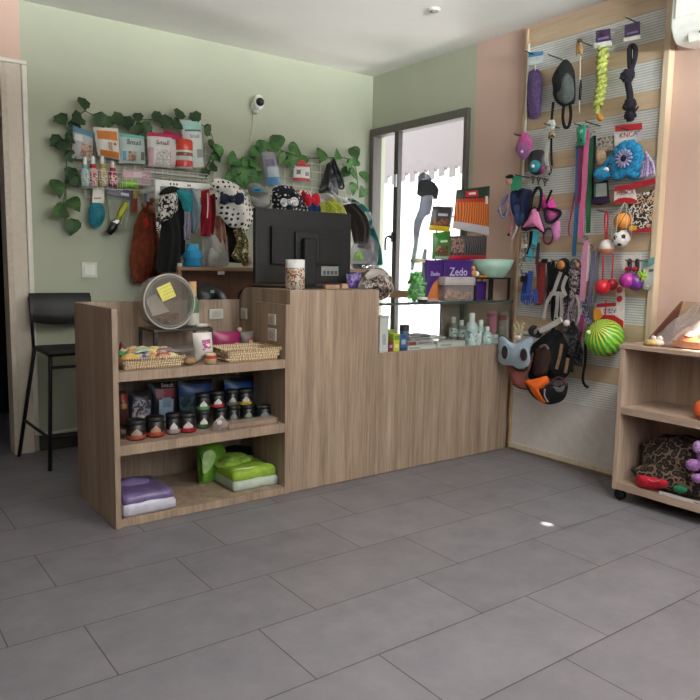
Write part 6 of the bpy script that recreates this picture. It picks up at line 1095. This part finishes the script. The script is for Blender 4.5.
# gift hamper
t = Th('gift_hamper', 'cardboard hamper wrapped in clear cellophane on the trolley top, sunlit', 'hamper')
m_ = MB(mat('#6a4233', .6)); hx0, hx1, hy1, hy0 = 3.05, 3.285, 1.825, 1.25; a = AX(681, 301, 3.285)
tz = a.z
m_.prism([V((hx0, hy1, ZQ)), V((hx1, hy1, ZQ)), V((hx1, hy1-.05, tz)), V((hx1-.02, hy1-.05, tz))], V((0, -1, 0)), .006); t.p('side_flap', m_)
t.p('back_flap', MB(mat('#b09474', .7)).prism([V((hx1-.002, hy1, ZQ)), V((hx1-.002, hy0, ZQ)), V((hx1-.002, hy0, tz)), V((hx1-.002, hy1-.05, tz))], V((-1, 0, 0)), .008)); t.p('front_edge', MB(mat('#a5745a', .6)).box(hx0, hx0+.006, hy0, hy1-.14, ZQ, ZQ+.035)); t.p('base', MB(mat('#7d5640', .6)).box(hx0, hx1, hy0, hy1, ZQ, ZQ+.006))
t.p('cellophane', MB(clear('#f4eeec', .12, .1)).puff([V((hx0+.03, hy1-.03, ZQ+.01)), V((hx0+.02, hy0+.2, ZQ+.03)), V((hx1-.08, hy0+.1, tz-.02)), V((hx1-.03, hy1-.18, tz+.01)), V((hx1-.03, hy1-.08, tz-.06))], V((-.7, .1, .7)).normalized(), .05, fold=.02, fq=60, back=.2, wob=.5)); t.p('white_tissue', MB(mat('#bfa79b', .6, 0, .45, 22, .5)).puff([V((hx0+.05, hy1-.1, ZQ+.02)), V((hx0+.04, hy0+.25, ZQ+.03)), V((hx1-.06, hy0+.2, tz-.06)), V((hx1-.03, hy1-.22, tz-.05))], V((-.7, .1, .7)).normalized(), .025, fold=.012, fq=80, wob=.6))
for i, (px, py, c1, lb) in enumerate(((651, 346, '#c9a96e', 'cream gold-foil bundle at the trolley top\'s left corner'), (657.5, 345.5, '#d6cbbf', 'white tissue bundle right of the cream one'))):
    c_ = AX(px, py, 3.03+.02*i); c_.z = ZQ+.016; t = Th('wrapped_bundle', lb, 'bundle', 'small wrapped bundles'); t.p('body', MB(mat(c1, .4, 0, .15, 40, .4)).ball(c_, (.02, .03, .016), wob=.25, seed=i)); t.p('twist', MB(mat('#e2d9cc', .4)).ball(c_+V((0, -.01, .02)), (.01, .013, .012), 10, 8, wob=.4, seed=i+4))
for i, (c1, lb, dy, dz) in enumerate((('#b5623a', 'copper orange packet lying under the cellophane', .2, .05), ('#c9b49a', 'beige packet lying at the front of the hamper', .3, .045))):
    t = Th('treat_packet', lb, 'packet'); c_ = V((3.1, hy1-dy, ZQ+dz)); t.p('packet', MB(mat(c1, .4, 0, .2, 40, .3)).puff([c_+V((-.03, .05, -.02)), c_+V((-.03, -.05, -.02)), c_+V((.04, -.05, .02)), c_+V((.04, .05, .02))], V((-.5, 0, .86)), .02, smooth=2)); t.p('print', MB(gloss('#e2d0ba')).puff([c_+V((-.022, .02, .008)), c_+V((-.022, -.02, .008)), c_+V((.01, -.02, .026)), c_+V((.01, .02, .026))], V((-.5, 0, .86)), .004, smooth=2))
# lower compartment
t = Th('leopard_blanket', 'brown leopard print blanket bundled on the trolley\'s lowest shelf', 'blanket'); LEO = leopard('#6e5848', '#382a21', '#17110e', 34); z0 = .095
t.p('bundle', MB(LEO).ball(V((3.135, 1.6, z0+.13)), (.11, .23, .115), 32, 20, wob=.2, seed=2).ball(V((3.13, 1.42, z0+.12)), (.11, .18, .105), 28, 16, wob=.2, seed=6)); t.p('front_fold', MB(LEO).ball(V((3.045, 1.63, z0+.06)), (.05, .2, .055), 28, 14, wob=.25, seed=9)); t.p('top_fold', MB(fab('#241a16', .4)).ball(V((3.17, 1.6, z0+.19)), (.08, .2, .05), 24, 12, wob=.3, seed=4))
t = Th('red_cloth', 'bright red cloth roll in front of the leopard blanket', 'cloth'); t.p('roll', MB(fab('#b5142c', .2)).puff([AX(x, y, 2.995) for x, y in ((636, 478), (640, 475), (651, 477), (660, 479), (668, 481.5), (666, 487), (655, 489), (642, 488), (637, 485))], NB, .02, fold=.006, fq=70, back=1)); t.p('fold_line', MB(gloss('#d8606c')).tube(cat([AX(x, y, 2.972) for x, y in ((648, 479.5), (654, 481.5), (659, 480.5))], 4), .003, 6))
t = Th('white_strip', 'long white strip lying along the lowest trolley shelf\'s edge', 'strip'); t.p('strip', MB(gloss('#bdb7b3', .35)).box(2.985, 2.995, QY0+.03, 1.66, z0, z0+.012)); t.p('label', MB(mat('#8d8885')).box(2.9845, 2.985, 1.3, 1.5, z0+.002, z0+.01))
t = Th('green_bit', 'small teal green cloth bit between red cloth and white strip', 'cloth'); t.p('bit', MB(fab('#1f7a55', .2)).ball(AX(680, 489, 2.998), (.012, .03, .016), 14, 8, wob=.4)); t.p('fold', MB(fab('#155a40')).ball(AX(676, 490, 2.992), (.008, .014, .01), 10, 6, wob=.3))
t = Th('plush_toy', 'lilac plush toy half out of frame on the leopard blanket', 'plush toy'); FU = fur('#8f6296'); c_ = AX(701, 459, 2.99); t.p('body', MB(FU).ball(c_+V((.03, -.03, .0)), (.045, .06, .06), 18, 12, wob=.15)); t.p('paw', MB(FU).ball(AX(693, 465, 2.975), (.025, .032, .026), 14, 8, wob=.2)); t.p('paw', MB(FU).ball(AX(697, 478, 2.98), (.02, .025, .02), 14, 8, wob=.2)); t.p('ear', MB(fur('#9c78a4')).ball(AX(698, 447, 2.99), (.02, .022, .028), 14, 8))
t = Th('orange_ball', 'orange ball at the frame edge on the trolley\'s middle shelf', 'ball'); c_ = AX(704, 417, 3.03); c_.z = .46+.045; t.p('ball', MB(mat('#c9562c', .5)).ball(c_, .045, 20, 14)); t.p('seam', MB(mat('#8f3518')).tube([c_+V((.0453*math.cos(q*PI/12)*.7, .0453*math.sin(q*PI/12), .0453*math.cos(q*PI/12)*.7)) for q in range(24)], .0015, 5, True))
for t in Th.all: t.done()
# ================================================================== LIGHT
w = bpy.data.worlds.new('sky'); sc.world = w; w.use_nodes = True
bg = w.node_tree.nodes['Background']; bg.inputs['Color'].default_value = (.93, .96, 1, 1); bg.inputs['Strength'].default_value = 2.2
def area(name, loc, rot, sx_, sy__, pw, col, portal=False):
    l = bpy.data.lights.new(name, 'AREA'); l.shape = 'RECTANGLE'; l.size = sx_; l.size_y = sy__; l.energy = pw; l.color = col
    o = bpy.data.objects.new(name, l); C.objects.link(o); o.location = loc; o.rotation_euler = rot
    if portal: l.cycles.is_portal = True
    return o
area('shop_window_daylight', ((FX0+FX1)/2+.1, YF-.5, 2.0), (PI/2-.25, 0, 0), 2.6, 1.2, 15, (.97, .98, 1))
sb = area('added_street_fill', (.5, -3.1, .2), (0, 0, 0), 2.6, .8, 500, (1, .98, .95)); sb.rotation_euler = V((.42, .7, .6)).to_track_quat('-Z', 'Y').to_euler()  # added unseen lamp, stands in for light off the street onto the ceiling
sf = area('added_far_fill', (.9, -5.2, .75), (0, 0, 0), 4.0, .5, 800, (1, .98, .96)); sf.rotation_euler = V((.25, 1, .25)).to_track_quat('-Z', 'Y').to_euler()  # second added lamp, unseen, fills the upper walls and ceiling
area('added_ceiling_fill', (2.1, .55, HC-.02), (0, 0, 0), .9, .5, 18, (1, .97, .93))  # added fill below the ceiling for steeper light, no known fixture
tb = area('added_terrace_fill', (3.62, 3.75, .2), (0, 0, 0), .25, .9, 7, (1, .99, .97)); tb.data.spread = 2.0; tb.rotation_euler = V((-.5, -.15, .85)).to_track_quat('-Z', 'Y').to_euler()  # added lamp outside the window, brightens the ceiling near the corner
area('window_portal', (XR+.1, (WY0+WY1)/2, (WZ0+WZ1)/2), (0, PI/2, 0), WZ1-WZ0, WY1-WY0, 1, (1, 1, 1), True)
area('shop_window_portal', ((FX0+FX1)/2, YF-.06, (FZ0+FZ1)/2), (PI/2, 0, 0), FX1-FX0, FZ1-FZ0, 1, (1, 1, 1), True)
def spot(name, src, dst, ang, pw):
    l = bpy.data.lights.new(name, 'SPOT'); l.energy = pw; l.spot_size = ang; l.spot_blend = .3; l.shadow_soft_size = .01; l.color = (1, .95, .86)
    o = bpy.data.objects.new(name, l); C.objects.link(o); o.location = src; o.rotation_euler = (V(dst)-V(src)).to_track_quat('-Z', 'Y').to_euler()
fs_ = AZ(547, 524, 0); spot('added_gleam_floor', V((2.46, .55, 2.42)), fs_, .0175, 900)  # added indoor spot, stands in for the sun patch on the floor
spot('added_gleam_hamper', V((3.13, .63, 2.42)), V((3.13, 1.5, ZQ+.08)), .13, 900)  # added spot under the ceiling, stands in for sun on the hamper
sc.view_settings.view_transform = 'Standard'; sc.view_settings.look = 'None'; sc.view_settings.gamma = 1; sc.view_settings.use_curve_mapping = False
sc.view_settings.exposure = 1.12
try:
    sc.cycles.use_denoising = True; sc.cycles.denoiser = 'OPENIMAGEDENOISE'
except Exception: pass
sc.cycles.max_bounces = 8; sc.cycles.diffuse_bounces = 4; sc.cycles.transparent_max_bounces = 24; sc.cycles.caustics_reflective = False; sc.cycles.caustics_refractive = False; sc.cycles.sample_clamp_indirect = 6
